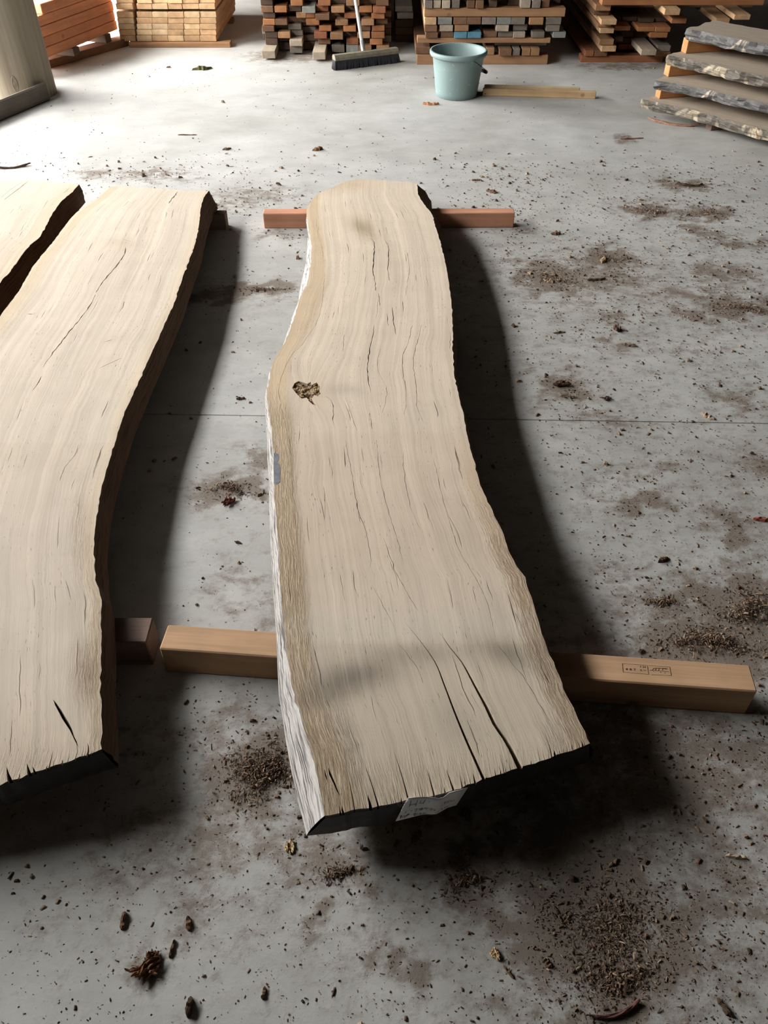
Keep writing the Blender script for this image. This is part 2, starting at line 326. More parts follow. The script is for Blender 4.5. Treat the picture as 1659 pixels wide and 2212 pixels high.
def slab(root, L, R, far, near, zt, zb, Lb=None, Rb=None, cracks=(), open_cracks=(), holes=(), colfun=None, mats=(None, None, None, None), step=0.012, jit=0.0012, checks=0, nlab=None):
    """L,R near->far; far left->right; near left->right (world xy). Children of root: slab_body, live_edge x2, end_face x2"""
    L, R = smooth_line(L), smooth_line(R); far = smooth_line(far); near = smooth_line(near, 0.012)
    for a in (L, R, near): a[1:-1] += rng.normal(0, jit, a[1:-1].shape)
    far[1:-1] += rng.normal(0, jit, far[1:-1].shape)
    Ls, Rs = L[np.argsort(L[:, 1])], R[np.argsort(R[:, 1])]
    Lx = lambda y: np.interp(y, Ls[:, 1], Ls[:, 0]); Rx = lambda y: np.interp(y, Rs[:, 1], Rs[:, 0])
    ny_ = lambda x: np.interp(x, near[:, 0], near[:, 1])
    oc = []
    for (P, w) in open_cracks:
        P = smooth_line(P, 0.014)[:, :2]; oc.append((P, w))
    mouths = [(P[-1][0], w) for P, w in oc]
    x = near[0, 0] + 0.02
    for k in range(checks):
        x += 0.0035 + rng.exponential(0.006)
        if x > near[-1, 0] - 0.01: break
        if any(abs(x - m) < 0.011 + ww for m, ww in mouths): continue
        ln = min(0.055, 0.008 + rng.exponential(0.014)); y0 = ny_(x); s = (x - Lx(y0)) / (Rx(y0) - Lx(y0))
        yy = np.linspace(y0 + ln, y0, 4); P = np.stack([x + (Lx(yy) + s * (Rx(yy) - Lx(yy)) - (Lx(y0) + s * (Rx(y0) - Lx(y0)))) + np.r_[rng.normal(0, .0006, 3), 0], yy], 1)
        oc.append((P, 0.0005 + rng.exponential(0.0006)))
    oc.sort(key=lambda c: c[0][-1][0])
    # outline, counter-clockwise from the near left corner
    pts, tg = [], []
    def add(p, t): pts.append((float(p[0]), float(p[1]))); tg.append(t)
    last = near[0, 0]; add(near[0], 'near'); ni = 1
    for (P, w) in oc:
        xm = P[-1][0]; xa, xb = xm - w, xm + w
        if xa < last + 0.0008: continue
        while ni < len(near) - 1 and near[ni, 0] < xa - 0.0006: 
            if near[ni, 0] > last + 0.0006: add(near[ni], 'near')
            ni += 1
        while ni < len(near) - 1 and near[ni, 0] <= xb + 0.0006: ni += 1
        ww = np.linspace(0, 1, len(P)) ** 0.8 * w; A, B = ribbon(P, ww)
        add((xa, ny_(xa)), 'fj')
        for k in range(len(P) - 2, 0, -1): add(B[k] if B[k][0] < A[k][0] else A[k], 'fj')
        add(P[0], 'fj')
        for k in range(1, len(P) - 1): add(A[k] if B[k][0] < A[k][0] else B[k], 'fj')
        add((xb, ny_(xb)), 'near'); last = xb
    while ni < len(near) - 1:
        if near[ni, 0] > last + 0.0006: add(near[ni], 'near')
        ni += 1
    for p in R[:-1]: add(p, 'right')
    for p in far[::-1][:-1]: add(p, 'far')
    for p in L[::-1][:-1]: add(p, 'left')
    out = np.array(pts); N0 = len(out)
    # hole polygons: closed cracks and knots
    hp = []
    for (P, w) in cracks:
        P = smooth_line(P, 0.014)[:, :2]; P[1:-1] += rng.normal(0, 0.0009, P[1:-1].shape); t = np.linspace(0, 1, len(P)); ww = w * (np.sin(np.pi * t) ** 0.35 + 1e-3) * (0.45 + 0.9 * rng.random(len(P)))
        A, B = ribbon(P, ww); hp.append(('crack', np.vstack([[P[0]], A[1:-1], [P[-1]], B[1:-1][::-1]]), P, w))
    for H in holes: hp.append(('hole', np.array(H)[:, :2], None, 0))
    y0, y1 = out[:, 1].min(), out[:, 1].max(); x0, x1 = out[:, 0].min(), out[:, 0].max()
    gx, gy = np.meshgrid(np.arange(x0, x1, step), np.arange(y0, y1, step)); G = np.stack([gx.ravel(), gy.ravel()], 1) + rng.normal(0, step * 0.12, (gx.size, 2))
    G = G[inside(out, G)]
    # keep interior points clear of the outline
    keep = np.ones(len(G), bool)
    for i in range(0, N0, 400):
        d = ((G[:, None, :] - out[None, i:i + 400, :]) ** 2).sum(-1).min(1); keep &= d > (step * 0.35) ** 2
    G = G[keep]
    allv = [Vector(p) for p in out]; faces = [list(range(N0))]; hidx = []
    for kind, P, c, w in hp:
        hidx.append(list(range(len(allv), len(allv) + len(P)))); allv += [Vector(map(float, p)) for p in P]; faces.append(hidx[-1])
    allv += [Vector(map(float, p)) for p in G]
    ov, oe, of, _a, _b, orf = delaunay_2d_cdt(allv, [], faces, 0, 1e-6, True)
    T = np.array([(v.x, v.y) for v in ov]); tr = np.array([t for t in of if len(t) == 3]); cen = T[tr].mean(1); ok = inside(out, cen)
    for kind, P, c, w in hp: ok &= ~inside(P, cen)
    tris = tr[ok]; e1, e2 = T[tris[:, 1]] - T[tris[:, 0]], T[tris[:, 2]] - T[tris[:, 0]]; flip = e1[:, 0] * e2[:, 1] - e1[:, 1] * e2[:, 0] < 0; tris[flip] = tris[flip][:, ::-1]
    V = [(p[0], p[1], zt(p[1])) for p in T]; F = [tuple(t) for t in tris]
    # crack walls (V-shaped) and knot walls
    for kind, P, c, w in hp:
        b = len(V); n = len(P); V += [(p[0], p[1], zt(p[1]) - 1e-5) for p in P]
        dep = 0.02 + 6 * w if kind == 'crack' else 0.022
        if kind == 'crack':
            m = len(c); V += [(p[0], p[1], zt(p[1]) - min(dep, 0.05)) for p in c]; A = [b + k for k in range(m)]; Bk = [b] + [b + n - k for k in range(1, m - 1)] + [b + m - 1]; Cc = [b + n + k for k in range(m)]
            for k in range(m - 1): F.append((A[k], A[k + 1], Cc[k + 1], Cc[k])); F.append((Bk[k + 1], Bk[k], Cc[k], Cc[k + 1]))
        else:
            V += [(p[0], p[1], zt(p[1]) - dep) for p in P]
            for k in range(n): F.append((b + k, b + (k + 1) % n, b + n + (k + 1) % n, b + n + k))
    # fjord walls + bottom
    def bot(i):
        x, y = out[i]; t = tg[i]
        if t == 'left' and Lb is not None: return (float(Lb(y)), y, zb(y))
        if t == 'right' and Rb is not None: return (float(Rb(y)), y, zb(y))
        if t == 'near' and i == 0 and Lb is not None: return (float(Lb(y)), y - 0.004, zb(y))
        return (x, y, zb(y))
    for i in range(N0):
        j = (i + 1) % N0
        if tg[i] == 'fj':
            b = len(V); (xa, ya), (xb_, yb) = out[i], out[j]
            V += [(xa, ya, zt(ya)), (xb_, yb, zt(yb)), (xb_, yb, zt(yb) - 0.06), (xa, ya, zt(ya) - 0.06)]; F.append((b, b + 3, b + 2, b + 1))
    bi = [i for i in range(N0) if tg[i] != 'fj']; b = len(V); V += [bot(i) for i in bi]; F.append(tuple(range(b + len(bi) - 1, b - 1, -1)))
    body = mesh_obj('slab_body', V, F, mats[0], root)
    me = body.data; Va = np.array(V)
    s = (Va[:, 0] - Lx(Va[:, 1])) / (Rx(Va[:, 1]) - Lx(Va[:, 1])); wid = float(np.mean(Rx(np.linspace(y0 + .2, y1 - .2, 30)) - Lx(np.linspace(y0 + .2, y1 - .2, 30))))
    gv = s * wid
    for H in holes:                                     # grain bends round knots
        c = np.array(H)[:, :2].mean(0); gv = gv + np.sign(gv - (c[0] - Lx(c[1])) / (Rx(c[1]) - Lx(c[1])) * wid) * 0.03 * np.exp(-(((Va[:, 0] - c[0]) / .09) ** 2 + ((Va[:, 1] - c[1]) / .14) ** 2))
    uvl = me.uv_layers.new(name='grain'); li = np.empty(len(me.loops), np.int32); me.loops.foreach_get('vertex_index', li)
    uvl.data.foreach_set('uv', np.stack([Va[li, 1], gv[li]], 1).astype(np.float32).ravel())
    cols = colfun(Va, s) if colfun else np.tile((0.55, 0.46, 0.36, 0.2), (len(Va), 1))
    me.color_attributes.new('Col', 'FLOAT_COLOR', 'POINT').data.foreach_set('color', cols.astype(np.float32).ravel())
    # side strips
    def strip(name, ids, mat, bulge, rough, lab=None):
        K = 5; n = len(ids); top = np.array([(out[i][0], out[i][1], zt(out[i][1])) for i in ids]); bt = np.array([bot(i) for i in ids])
        d = np.gradient(top[:, :2], axis=0); nrm = np.stack([d[:, 1], -d[:, 0]], 1); nrm /= np.linalg.norm(nrm, axis=1)[:, None] + 1e-9
        along = np.r_[0, np.cumsum(np.linalg.norm(np.diff(top, axis=0), axis=1))]
        vv, uvs = [], []
        ph = rng.random(6) * 6
        for k in range(K + 1):
            t = k / K; p = top * (1 - t) + bt * t
            if 0 < k < K:
                o = bulge * math.sin(math.pi * t) + rough * (np.sin(along * 23 + ph[0] + k) + np.sin(along * 51 + ph[1] + 2.1 * k) + rng.normal(0, .7, n)) / 2
                p[:, :2] += nrm * (o[:, None] if np.ndim(o) else o)
            vv.append(p); uvs.append(np.stack([along, np.full(n, t * float(np.linalg.norm(top - bt, axis=1).mean()))], 1))
        vv = np.vstack(vv); uvs = np.vstack(uvs); ff = []
        for k in range(K):
            for i in range(n - 1): ff.append((k * n + i, (k + 1) * n + i, (k + 1) * n + i + 1, k * n + i + 1))
        o = mesh_obj(name, vv, ff, mat, root, smooth=(rough > 0.0005)); l = np.empty(len(o.data.loops), np.int32); o.data.loops.foreach_get('vertex_index', l)
        o.data.uv_layers.new(name='grain').data.foreach_set('uv', uvs[l].astype(np.float32).ravel())
        if lab: o['label'] = lab
        return o
    ids = lambda t: [i for i in range(N0) if tg[i] == t]
    nr, rg, fr, lf = ids('near') + [i for i in range(N0) if tg[i] == 'fj' and tg[i - 1] == 'near'], ids('right'), ids('far'), ids('left')
    nr = sorted(set(nr)); nr = [i for i in range(0, rg[0]) if tg[i] == 'near' or tg[i - 1] == 'near']
    # split the near end face at the mouths of the splits
    runs, cur = [], []
    for i in range(0, rg[0] + 1):
        if tg[i] == 'fj':
            if tg[i - 1] == 'near': cur.append(i); runs.append(cur); cur = []
        else: cur.append(i)
    runs.append(cur)
    return dict(out=out, tg=tg, runs=runs, strip=strip, rg=rg + [fr[0]], fr=fr + [lf[0]], lf=lf + [0], bot=bot, zt=zt, Lx=Lx, Rx=Rx)

def end_face(S, root, mat, label=None):
    """the end face under the near edge: thin strips between the mouths of the splits, one sheet below"""
    V, F = [], []; allp = []
    for r in S['runs']:
        n0 = len(V)
        for i in r:
            x, y = S['out'][i]; V += [(x, y, S['zt'](y)), (x, y - 0.0006, S['zt'](y) - .010)]; allp.append(i)
        for k in range(len(r) - 1):
            a = n0 + 2 * k; F.append((a, a + 1, a + 3, a + 2))
    n0 = len(V)
    for i in allp:
        x, y = S['out'][i]; b = S['bot'](i); t = S['zt'](y) - .008; V += [(x, y - .001, t), (x * .5 + b[0] * .5, y * .5 + b[1] * .5 - 0.002, (t + b[2]) / 2), b]
    for k in range(len(allp) - 1):
        a = n0 + 3 * k; F += [(a, a + 1, a + 4, a + 3), (a + 1, a + 2, a + 5, a + 4)]
    o = mesh_obj('end_face', V, F, mat, root)
    if label: o['label'] = label
    return o

def px_poly(L, z): return [at(x, y, z) for x, y in L]

# ---- the middle slab
zt1 = lambda y: 0.163 - (y - 0.8) * 0.0062
zb1 = lambda y: 0.089 - (y - 1.08) * 0.0076
near1 = [(701.5, 1762), (733, 1756), (805, 1744), (882, 1727), (950, 1715), (1010, 1698), (1046, 1683), (1128, 1657), (1167, 1645), (1215, 1628), (1249, 1616), (1274, 1606)]
left1 = [(701.5, 1762), (694, 1718), (686.6, 1684), (674, 1630), (663.8, 1592), (653.7, 1556), (637, 1500), (626, 1454), (618, 1392), (611, 1334), (605, 1262), (602, 1189), (596, 1117), (591.6, 1045), (591, 996), (589, 948), (584, 910), (580, 884), (577, 862), (578, 838), (583, 810), (590.6, 781), (599.7, 763), (614, 741), (625, 716), (636, 684), (645, 655), (655.7, 626), (665, 607), (670, 575), (672.5, 545), (672, 528), (666.6, 492), (663, 463), (664.8, 445)]
far1 = [(664.8, 445), (677, 428.6), (695.5, 414), (728, 399.7), (757, 389), (793, 387), (847, 390.6), (880, 393), (901.7, 397)]
right1 = [(1274, 1606), (1239, 1531), (1218.5, 1488), (1194, 1430), (1175, 1382), (1158, 1324), (1146, 1286), (1134, 1247), (1107.6, 1208.6), (1083.5, 1146), (1059, 1093), (1035, 1040), (1021, 987), (1009, 937), (1004.7, 911), (995.7, 875), (986.7, 835), (981, 803), (978, 756), (978, 709), (976, 665), (972, 626), (966.8, 593), (959.5, 557), (950.5, 521), (941.5, 492), (934, 465), (916, 441), (903, 418), (901.7, 397)]
lb1 = [(663.8, 1807), (653.7, 1769), (648.6, 1750), (636, 1699), (626, 1648), (617, 1598), (612, 1560), (602, 1498), (599, 1430), (594, 1334), (587, 1237), (583, 1141), (580.5, 1045), (577, 972), (574.7, 905), (573.6, 890), (576, 845), (592, 806), (640, 670), (643, 655), (650, 615), (659, 575), (668, 528), (672, 500)]
LBp = np.array(px_poly(lb1, zb1)); _o = np.argsort(LBp[:, 1]); LBp = LBp[_o]
L1w = np.array(px_poly(left1, zt1)); L1s = L1w[np.argsort(L1w[:, 1])]
Lb1 = lambda y: np.minimum(np.interp(y, LBp[:, 1], LBp[:, 0]), np.interp(y, L1s[:, 1], L1s[:, 0]) + 0.004) if y < LBp[-1, 1] else np.interp(y, L1s[:, 1], L1s[:, 0]) - 0.002
R1w = np.array(px_poly(right1, zt1)); R1s = R1w[np.argsort(R1w[:, 1])]
Rb1 = lambda y: np.interp(y, R1s[:, 1], R1s[:, 0]) + (0.012 + 0.055 * max(0, min(1, (y - 3.2) / 0.3)) if y > 3.0 else 0.012)
CR1 = [([(771.5, 492), (793, 508), (807.6, 521), (808, 542), (807.6, 560), (805.8, 586), (810.5, 607), (811, 629)], 2.6),
       ([(827.5, 513), (838, 530), (839.5, 557), (838, 579), (841, 607)], 2.0), ([(817.8, 633), (821, 662)], 1.5), ([(847, 662), (850, 691), (855, 723)], 1.8), ([(837, 676), (838, 705)], 1.6),
       ([(809, 701), (806, 723), (802, 741), (797, 763), (794, 796), (796, 824), (800, 846)], 1.8), ([(891, 701), (882, 738), (871, 767), (870, 806), (876, 835), (877, 871), (873, 897)], 1.0),
       ([(910.7, 701), (901.7, 738), (892.6, 774), (896, 810), (900, 846), (901.7, 882), (916, 915)], 1.0), ([(699, 853), (715, 864), (720, 882), (719, 908), (722.6, 922)], 1.4),
       ([(750, 868), (760.6, 900), (771.5, 933)], 1.0), ([(798.6, 890), (804.7, 929)], 1.0), ([(822, 752), (815, 792), (835, 839), (833, 864), (826, 893)], 0.7),
       ([(746, 948), (758, 1011), (765, 1059), (775, 1107), (789, 1141), (799, 1189), (801, 1228)], 0.8), ([(813, 948), (820.6, 1025), (837.5, 1102), (857, 1160), (871, 1213)], 0.8),
       ([(828, 1160), (852, 1228), (886, 1290), (904, 1322)], 1.0), ([(871, 977), (873.7, 1025), (886, 1093), (910, 1146)], 0.8),
       ([(936, 987), (953, 1064), (972.5, 1131), (992, 1189), (1021, 1237), (1045, 1286), (1062, 1334), (1070, 1380)], 0.8), ([(914.7, 1083), (936, 1146)], 0.8),
       ([(1075, 1391), (1109, 1435), (1138, 1473), (1162, 1517), (1181, 1546), (1196, 1570)], 1.3), ([(709, 1657), (722, 1690), (736, 1722)], 2.6), ([(700, 1660), (708, 1690)], 1.4),
       ([(770, 1080), (778, 1130)], 0.6), ([(735, 1240), (745, 1300)], 0.6), ([(700, 1050), (703, 1120)], 0.5), ([(762, 1230), (770, 1290)], 0.6), ([(1166, 1440), (1190, 1480)], 1.6), ([(860, 1390), (900, 1440), (915, 1480)], 0.6),
       ([(744, 720), (741, 760)], 0.7), ([(879, 540), (884, 580), (876, 640)], 0.6), ([(800, 1260), (840, 1330), (850, 1360)], 0.6), ([(1110, 1320), (1140, 1370)], 0.7), ([(800, 1500), (815, 1560)], 0.7),
       ([(683, 470), (685, 500), (696, 540), (698, 570)], 0.5), ([(702, 590), (690, 680), (655, 740), (628, 770), (604, 830), (606, 870), (620, 930), (632, 990)], 0.6), ([(624, 940), (632, 1050), (640, 1150)], 0.5)]
OC1 = [([(872.7, 1342), (906, 1382), (940, 1430), (959.5, 1478), (983.6, 1541), (1007.7, 1599), (1027, 1642), (1045, 1683)], 3.4),
       ([(950, 1366), (974, 1401), (998, 1430), (1027, 1483), (1051, 1527), (1068, 1563), (1090, 1594), (1104, 1618), (1123, 1658)], 5.6),
       ([(786, 1647), (800, 1685), (817, 1740)], 1.6), ([(848.6, 1618), (866, 1668), (882, 1727)], 1.6), ([(921, 1657), (938, 1717)], 1.8), ([(964, 1662), (980, 1707)], 2.4), ([(742, 1640), (755, 1690), (766, 1751)], 1.0)]
hole_px = [(631, 838), (636, 828), (645, 823), (655, 826), (664, 829), (671, 825), (673, 832), (684, 826), (691, 833), (690, 843), (694, 849), (687, 856), (678, 853), (674, 862), (679, 869), (683, 876), (676, 874), (667, 866), (663, 859), (652, 861), (643, 853), (637, 846)]
def w1(P): return [at(x, y, zt1) for x, y in P]
def blob(px, py, cx, cy, rx, ry, ang=0):
    c, s_ = math.cos(ang), math.sin(ang); dx, dy = px - cx, py - cy; u, v = (dx * c + dy * s_) / rx, (-dx * s_ + dy * c) / ry
    return np.exp(-(u * u + v * v))
def sst(v, a, b): t = np.clip((v - a) / (b - a), 0, 1); return t * t * (3 - 2 * t)
def col1(V, s):
    px, py = pix_arr(V); n = len(V); C = np.tile(np.array((0.595, 0.505, 0.40)), (n, 1)); A = np.zeros(n)
    def mixc(f, c): nonlocal C; C = C * (1 - f[:, None]) + np.array(c) * f[:, None]
    bandw = np.interp(py, [400, 560, 640, 760, 850, 1000, 1300, 1500, 1760], [.10, .11, .16, .10, .11, .105, .10, .09, .14])
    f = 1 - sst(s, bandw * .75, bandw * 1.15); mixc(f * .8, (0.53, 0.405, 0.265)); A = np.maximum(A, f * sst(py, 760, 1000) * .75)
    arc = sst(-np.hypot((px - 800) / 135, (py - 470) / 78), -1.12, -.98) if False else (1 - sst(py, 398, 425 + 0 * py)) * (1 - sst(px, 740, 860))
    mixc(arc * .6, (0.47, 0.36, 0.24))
    rb = sst(s, .90, .96) * sst(py, 900, 1040); mixc(rb * .7, (0.50, 0.37, 0.25)); A = np.maximum(A, sst(s, .88, .95) * sst(py, 1000, 1250) * .8)
    A = np.maximum(A, sst(s, .78, .9) * sst(py, 1500, 1620) * .7); A = np.maximum(A, sst(py, 1560, 1740) * .55); A = np.maximum(A, (1 - sst(s, .10, .22)) * sst(py, 1450, 1600))
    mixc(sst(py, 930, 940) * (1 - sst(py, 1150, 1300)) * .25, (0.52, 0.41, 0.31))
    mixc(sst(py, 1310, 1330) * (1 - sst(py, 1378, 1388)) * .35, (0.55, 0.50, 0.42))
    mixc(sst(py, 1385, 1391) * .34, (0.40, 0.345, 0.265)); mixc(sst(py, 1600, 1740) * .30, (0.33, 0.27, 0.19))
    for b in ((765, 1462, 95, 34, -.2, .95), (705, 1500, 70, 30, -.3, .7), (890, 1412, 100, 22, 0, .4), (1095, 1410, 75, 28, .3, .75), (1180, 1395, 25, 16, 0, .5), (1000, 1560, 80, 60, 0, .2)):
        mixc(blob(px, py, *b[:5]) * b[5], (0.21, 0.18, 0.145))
    mixc(blob(px, py, 783, 492, 34, 17, .6) * .7, (0.27, 0.19, 0.11)); mixc(blob(px, py, 745, 842, 35, 12, 0) * .4, (0.33, 0.31, 0.27))
    mixc(blob(px, py, 662, 845, 55, 40, 0) * .25, (0.50, 0.38, 0.26)); mixc(blob(px, py, 608, 905, 40, 25, 0) * .35, (0.30, 0.25, 0.17))
    mixc(blob(px, py, 640, 1250, 30, 90, 0) * .5, (0.36, 0.29, 0.20))
    deep = (V[:, 2] < np.array([zt1(y) for y in V[:, 1]]) - 0.001); C[deep] = (0.16, 0.095, 0.055); A[deep] = 0  # crack walls and underside: same wood, shadow darkness painted in
    return np.concatenate([C, A[:, None]], 1)
root1 = empty('live_edge_slab', (0.1, 2.2, 0.0)); tag(root1, 'long live-edge timber slab with a rotten knot hole and white tag, centre of floor', 'slab')
def unoff(root):   # children are given in world coordinates
    for c in root.children: c.matrix_parent_inverse = root.matrix_world.inverted()
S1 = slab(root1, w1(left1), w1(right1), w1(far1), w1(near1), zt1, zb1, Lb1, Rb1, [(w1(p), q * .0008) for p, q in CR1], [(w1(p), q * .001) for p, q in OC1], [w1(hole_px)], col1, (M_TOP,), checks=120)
S1['strip']('live_edge', S1['rg'], M_DKEDGE, 0.008, 0.003, 'dark rough right edge')
S1['strip']('live_edge', S1['lf'], M_WHITE, 0.004, 0.0012, 'bark-stripped left edge weathered white')
S1['strip']('end_face', S1['fr'], M_DKEDGE, 0.0, 0.001)
end_face(S1, root1, M_BLACK, 'near end painted black')
# rotten knot: crumbly lumps filling the hole
def knot(root, poly, zt):
    P = np.array([(p[0], p[1]) for p in poly]); x0, y0 = P.min(0) - .002; x1, y1 = P.max(0) + .002; st = 0.0021
    gx, gy = np.meshgrid(np.arange(x0, x1, st), np.arange(y0, y1, st)); pts = np.stack([gx.ravel(), gy.ravel()], 1); ins = inside(P, pts).reshape(gx.shape)
    cells = rng.uniform((x0, y0), (x1, y1), (46, 2)); h = rng.uniform(-.007, .002, 46)
    q = pts.copy(); q[:, 0] += .004 * np.sin(q[:, 1] * 420); q[:, 1] += .004 * np.sin(q[:, 0] * 380)
    d = np.sqrt(((q[:, None] - cells[None]) ** 2 * np.array([1.6, .7])).sum(-1)); o = np.sort(d, 1); k = d.argmin(1)
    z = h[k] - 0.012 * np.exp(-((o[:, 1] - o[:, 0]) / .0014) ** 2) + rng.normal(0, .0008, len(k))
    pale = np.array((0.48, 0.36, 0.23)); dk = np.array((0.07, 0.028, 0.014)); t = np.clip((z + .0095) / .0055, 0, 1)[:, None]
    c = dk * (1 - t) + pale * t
    idx = -np.ones(gx.size, int); V = []; m = ins.ravel(); idx[m] = np.arange(m.sum()); V = [(pts[i, 0], pts[i, 1], zt(pts[i, 1]) + z[i]) for i in np.nonzero(m)[0]]
    I = idx.reshape(gx.shape); F = [(a, b, c_, d_) for a, b, c_, d_ in zip(I[:-1, :-1].ravel(), I[:-1, 1:].ravel(), I[1:, 1:].ravel(), I[1:, :-1].ravel()) if min(a, b, c_, d_) >= 0]
    ob = mesh_obj('knot', V, F, M_ROT, root); ob['label'] = 'crumbling brown rotten knot'
    ob.data.color_attributes.new('Col', 'FLOAT_COLOR', 'POINT').data.foreach_set('color', np.concatenate([c[m], np.ones((m.sum(), 1))], 1).astype(np.float32).ravel())
knot(root1, w1(hole_px), zt1)
# grey paint daub on the left margin
pp = [(591, 978), (600, 980), (603, 985), (601, 994), (598, 998), (604, 1003), (606, 1012), (605, 1028), (606, 1040), (598, 1046), (592, 1044), (591, 1010)]
mesh_obj('paint_patch', [tuple(at(x, y, lambda v: zt1(v) + .0006)) for x, y in pp], [tuple(range(len(pp)))[::-1]], M_GPAINT, root1)['label'] = 'dark grey paint daub'

# paper tag stapled to the near end, with handwriting
e0, e1 = at(733, 1756, zt1), at(1128, 1657, zt1); ed = (e1 - e0); ed[2] = 0; ed /= np.linalg.norm(ed); en = np.array([ed[1], -ed[0], 0.0])   # outward, to the camera
pl0 = at(882, 1727, zt1) + en * 0.013
def tagp(px, py, o=0.0):
    bul = 0.006 * math.exp(-((px - 941) / 15.0) ** 2); p = atplane(px, py, pl0, en); v = np.array([0, 0, CH]) - p; v /= np.linalg.norm(v)
    return p + en * bul + en * o
topl = [(881, 1724), (900, 1722), (918, 1720.5), (930, 1718), (938, 1717.5), (946, 1719), (957, 1720.5), (964, 1717), (970, 1712), (990, 1707), (1011, 1701)]
botl = [(854.6, 1774), (872, 1770), (890, 1765.5), (903, 1762), (912, 1760), (921, 1758), (932, 1755), (940, 1752.5), (947, 1750), (966, 1745), (986, 1739.5)]
V, F = [], []
for k in range(6):
    for a, b in zip(topl, botl):
        t = k / 5; V.append(tagp(a[0] * (1 - t) + b[0] * t, a[1] * (1 - t) + b[1] * t))
n = len(topl)
for k in range(5):
    for i in range(n - 1): F.append((k * n + i, (k + 1) * n + i, (k + 1) * n + i + 1, k * n + i + 1))
paper = mesh_obj('paper_tag', V, F, M_PAPER, root1, True); paper['label'] = 'creased white paper tag with handwritten size'
md = paper.modifiers.new('thickness', 'SOLIDIFY'); md.thickness = 0.0004; md.offset = -1
def strokes(name, lines, f, wid, mat, parent, nrm):
    nrm = np.array(nrm, float)
    V, F = [], []
    for ln in lines:
        wd = wid
        if ln and isinstance(ln[0], (int, float)): wd, ln = ln[0], ln[1]
        P = np.array([f(x, y) for x, y in ln])
        if len(P) == 1: P = np.vstack([P, P + np.array([wd, 0, 0])])
        b = len(V)
        for i in range(len(P)):
            t = P[min(i + 1, len(P) - 1)] - P[max(i - 1, 0)]; t /= np.linalg.norm(t) + 1e-9
            sd = np.cross(t, nrm); sd /= np.linalg.norm(sd) + 1e-9
            V += [P[i] - sd * wd / 2 - (t * wd * .3 if i == 0 else 0), P[i] + sd * wd / 2 + (t * wd * .3 if i == len(P) - 1 else 0)]
        for i in range(len(P) - 1): F.append((b + 2 * i, b + 2 * i + 2, b + 2 * i + 3, b + 2 * i + 1))
    return mesh_obj(name, V, F, mat, parent)
HW = [[(370, 375), (355, 435), (335, 505)], [(505, 365), (485, 430), (460, 495)], [(335, 468), (400, 466), (472, 450)],
      [(578, 372), (550, 436), (590, 438), (628, 420)], [(672, 350), (645, 395), (620, 436)], [(738, 365), (745, 378)],
      [(985, 450), (1032, 440)], [(1058, 402), (1112, 388)], [(1088, 396), (1066, 440)], [(1184, 378), (1128, 398), (1118, 416), (1166, 405)], [(1212, 372), (1203, 390), (1244, 384)], [(1268, 356), (1276, 376)],
      [(268, 594), (237, 638), (268, 636)], [(362, 592), (388, 588)], [(440, 566), (480, 548), (502, 550), (470, 585), (448, 606), (486, 600)], [(568, 540), (530, 562), (560, 566), (585, 536), (555, 586)], [(610, 530), (590, 575)], [(585, 560), (625, 552)],
      [(738, 510), (665, 520), (655, 538), (702, 542), (678, 562)], [(778, 508), (752, 542), (786, 548), (806, 518), (778, 508)], [(832, 515), (850, 530)], [(850, 512), (834, 534)],
      [(860, 576), (908, 560)], [(918, 536), (920, 548), (950, 542)], [(1012, 498), (1010, 530), (980, 545)], [(1078, 498), (1060, 526), (1098, 520), (1116, 496)], [(1152, 486), (1128, 510)],
      [0.0022, [(160, 690), (146, 752), (192, 700), (188, 748), (234, 690), (232, 742), (280, 690), (326, 664)]],
      [(442, 640), (420, 688), (450, 690)], [(468, 640), (446, 700)], [(500, 640), (482, 690)], [(568, 632), (522, 672), (556, 668), (586, 640), (560, 686)], [(632, 630), (600, 662), (640, 664), (656, 640), (632, 630)], [(676, 630), (682, 640)], [(128, 800), (136, 804)], [(188, 780), (194, 790)]]
strokes('handwriting', HW, lambda x, y: tagp(850 + x / 9.76, 1690 + y / 9.76, 0.0009), 0.0011, M_INK, paper, en)['label'] = 'black pen handwriting'

# ---- the second slab (left)
zt2 = lambda y: 0.163 - (y - 0.8) * 0.0055
left2 = [(-300, 1745), (-280, 1600), (-262, 1400), (-230, 1200), (-185, 1050), (-128, 900), (-58, 762), (0, 684), (7, 673), (38, 633), (72, 575), (119, 517), (134, 495.5), (164.5, 459), (199, 436), (235, 406)]
far2 = [(235, 406), (253, 402), (325.5, 406), (398, 410.5), (452, 412)]
right2 = [(220, 1618), (221, 1558), (217, 1478), (219, 1391), (217, 1288), (209, 1262), (205, 1231), (203, 1175), (206, 1134), (213, 1085), (225, 1031), (244, 971), (267, 898), (290, 846), (313, 793), (325.5, 767), (343.6, 727), (361.7, 687), (380, 644), (392, 607.6), (405, 571.5), (421, 528), (430, 484.7), (434, 448.5), (440, 427), (452, 412)]
near2 = [(-300, 1745), (-180, 1728), (-80, 1708), (0, 1693), (60, 1673), (119, 1653.5), (170, 1636), (220, 1618)]
def w2(P): return [at(x, y, zt2) for x, y in P]
CR2 = [([(272, 533), (270, 545), (264, 557), (240, 588), (225, 605), (207, 632)], 2.4), ([(206, 636), (194, 660), (170, 693), (150, 716), (128, 745), (105, 775), (92, 795)], 2.2), ([(89, 813), (80, 832), (68, 846)], 1.6),
       ([(384, 412.5), (376, 424), (364, 440)], 3.2), ([(115, 1511), (130, 1535), (145, 1563), (158, 1590), (170, 1615)], 3.0), ([(250, 731), (235, 736), (220, 741)], 1.4), ([(268, 772), (240, 783), (212, 797)], 0.9),
       ([(58, 678), (75, 679)], 1.8), ([(258, 516), (275, 519), (288, 524)], 0.9), ([(170, 960), (160, 985), (140, 1010), (130, 1040)], 0.7), ([(14, 861), (17, 858)], 1.0)]
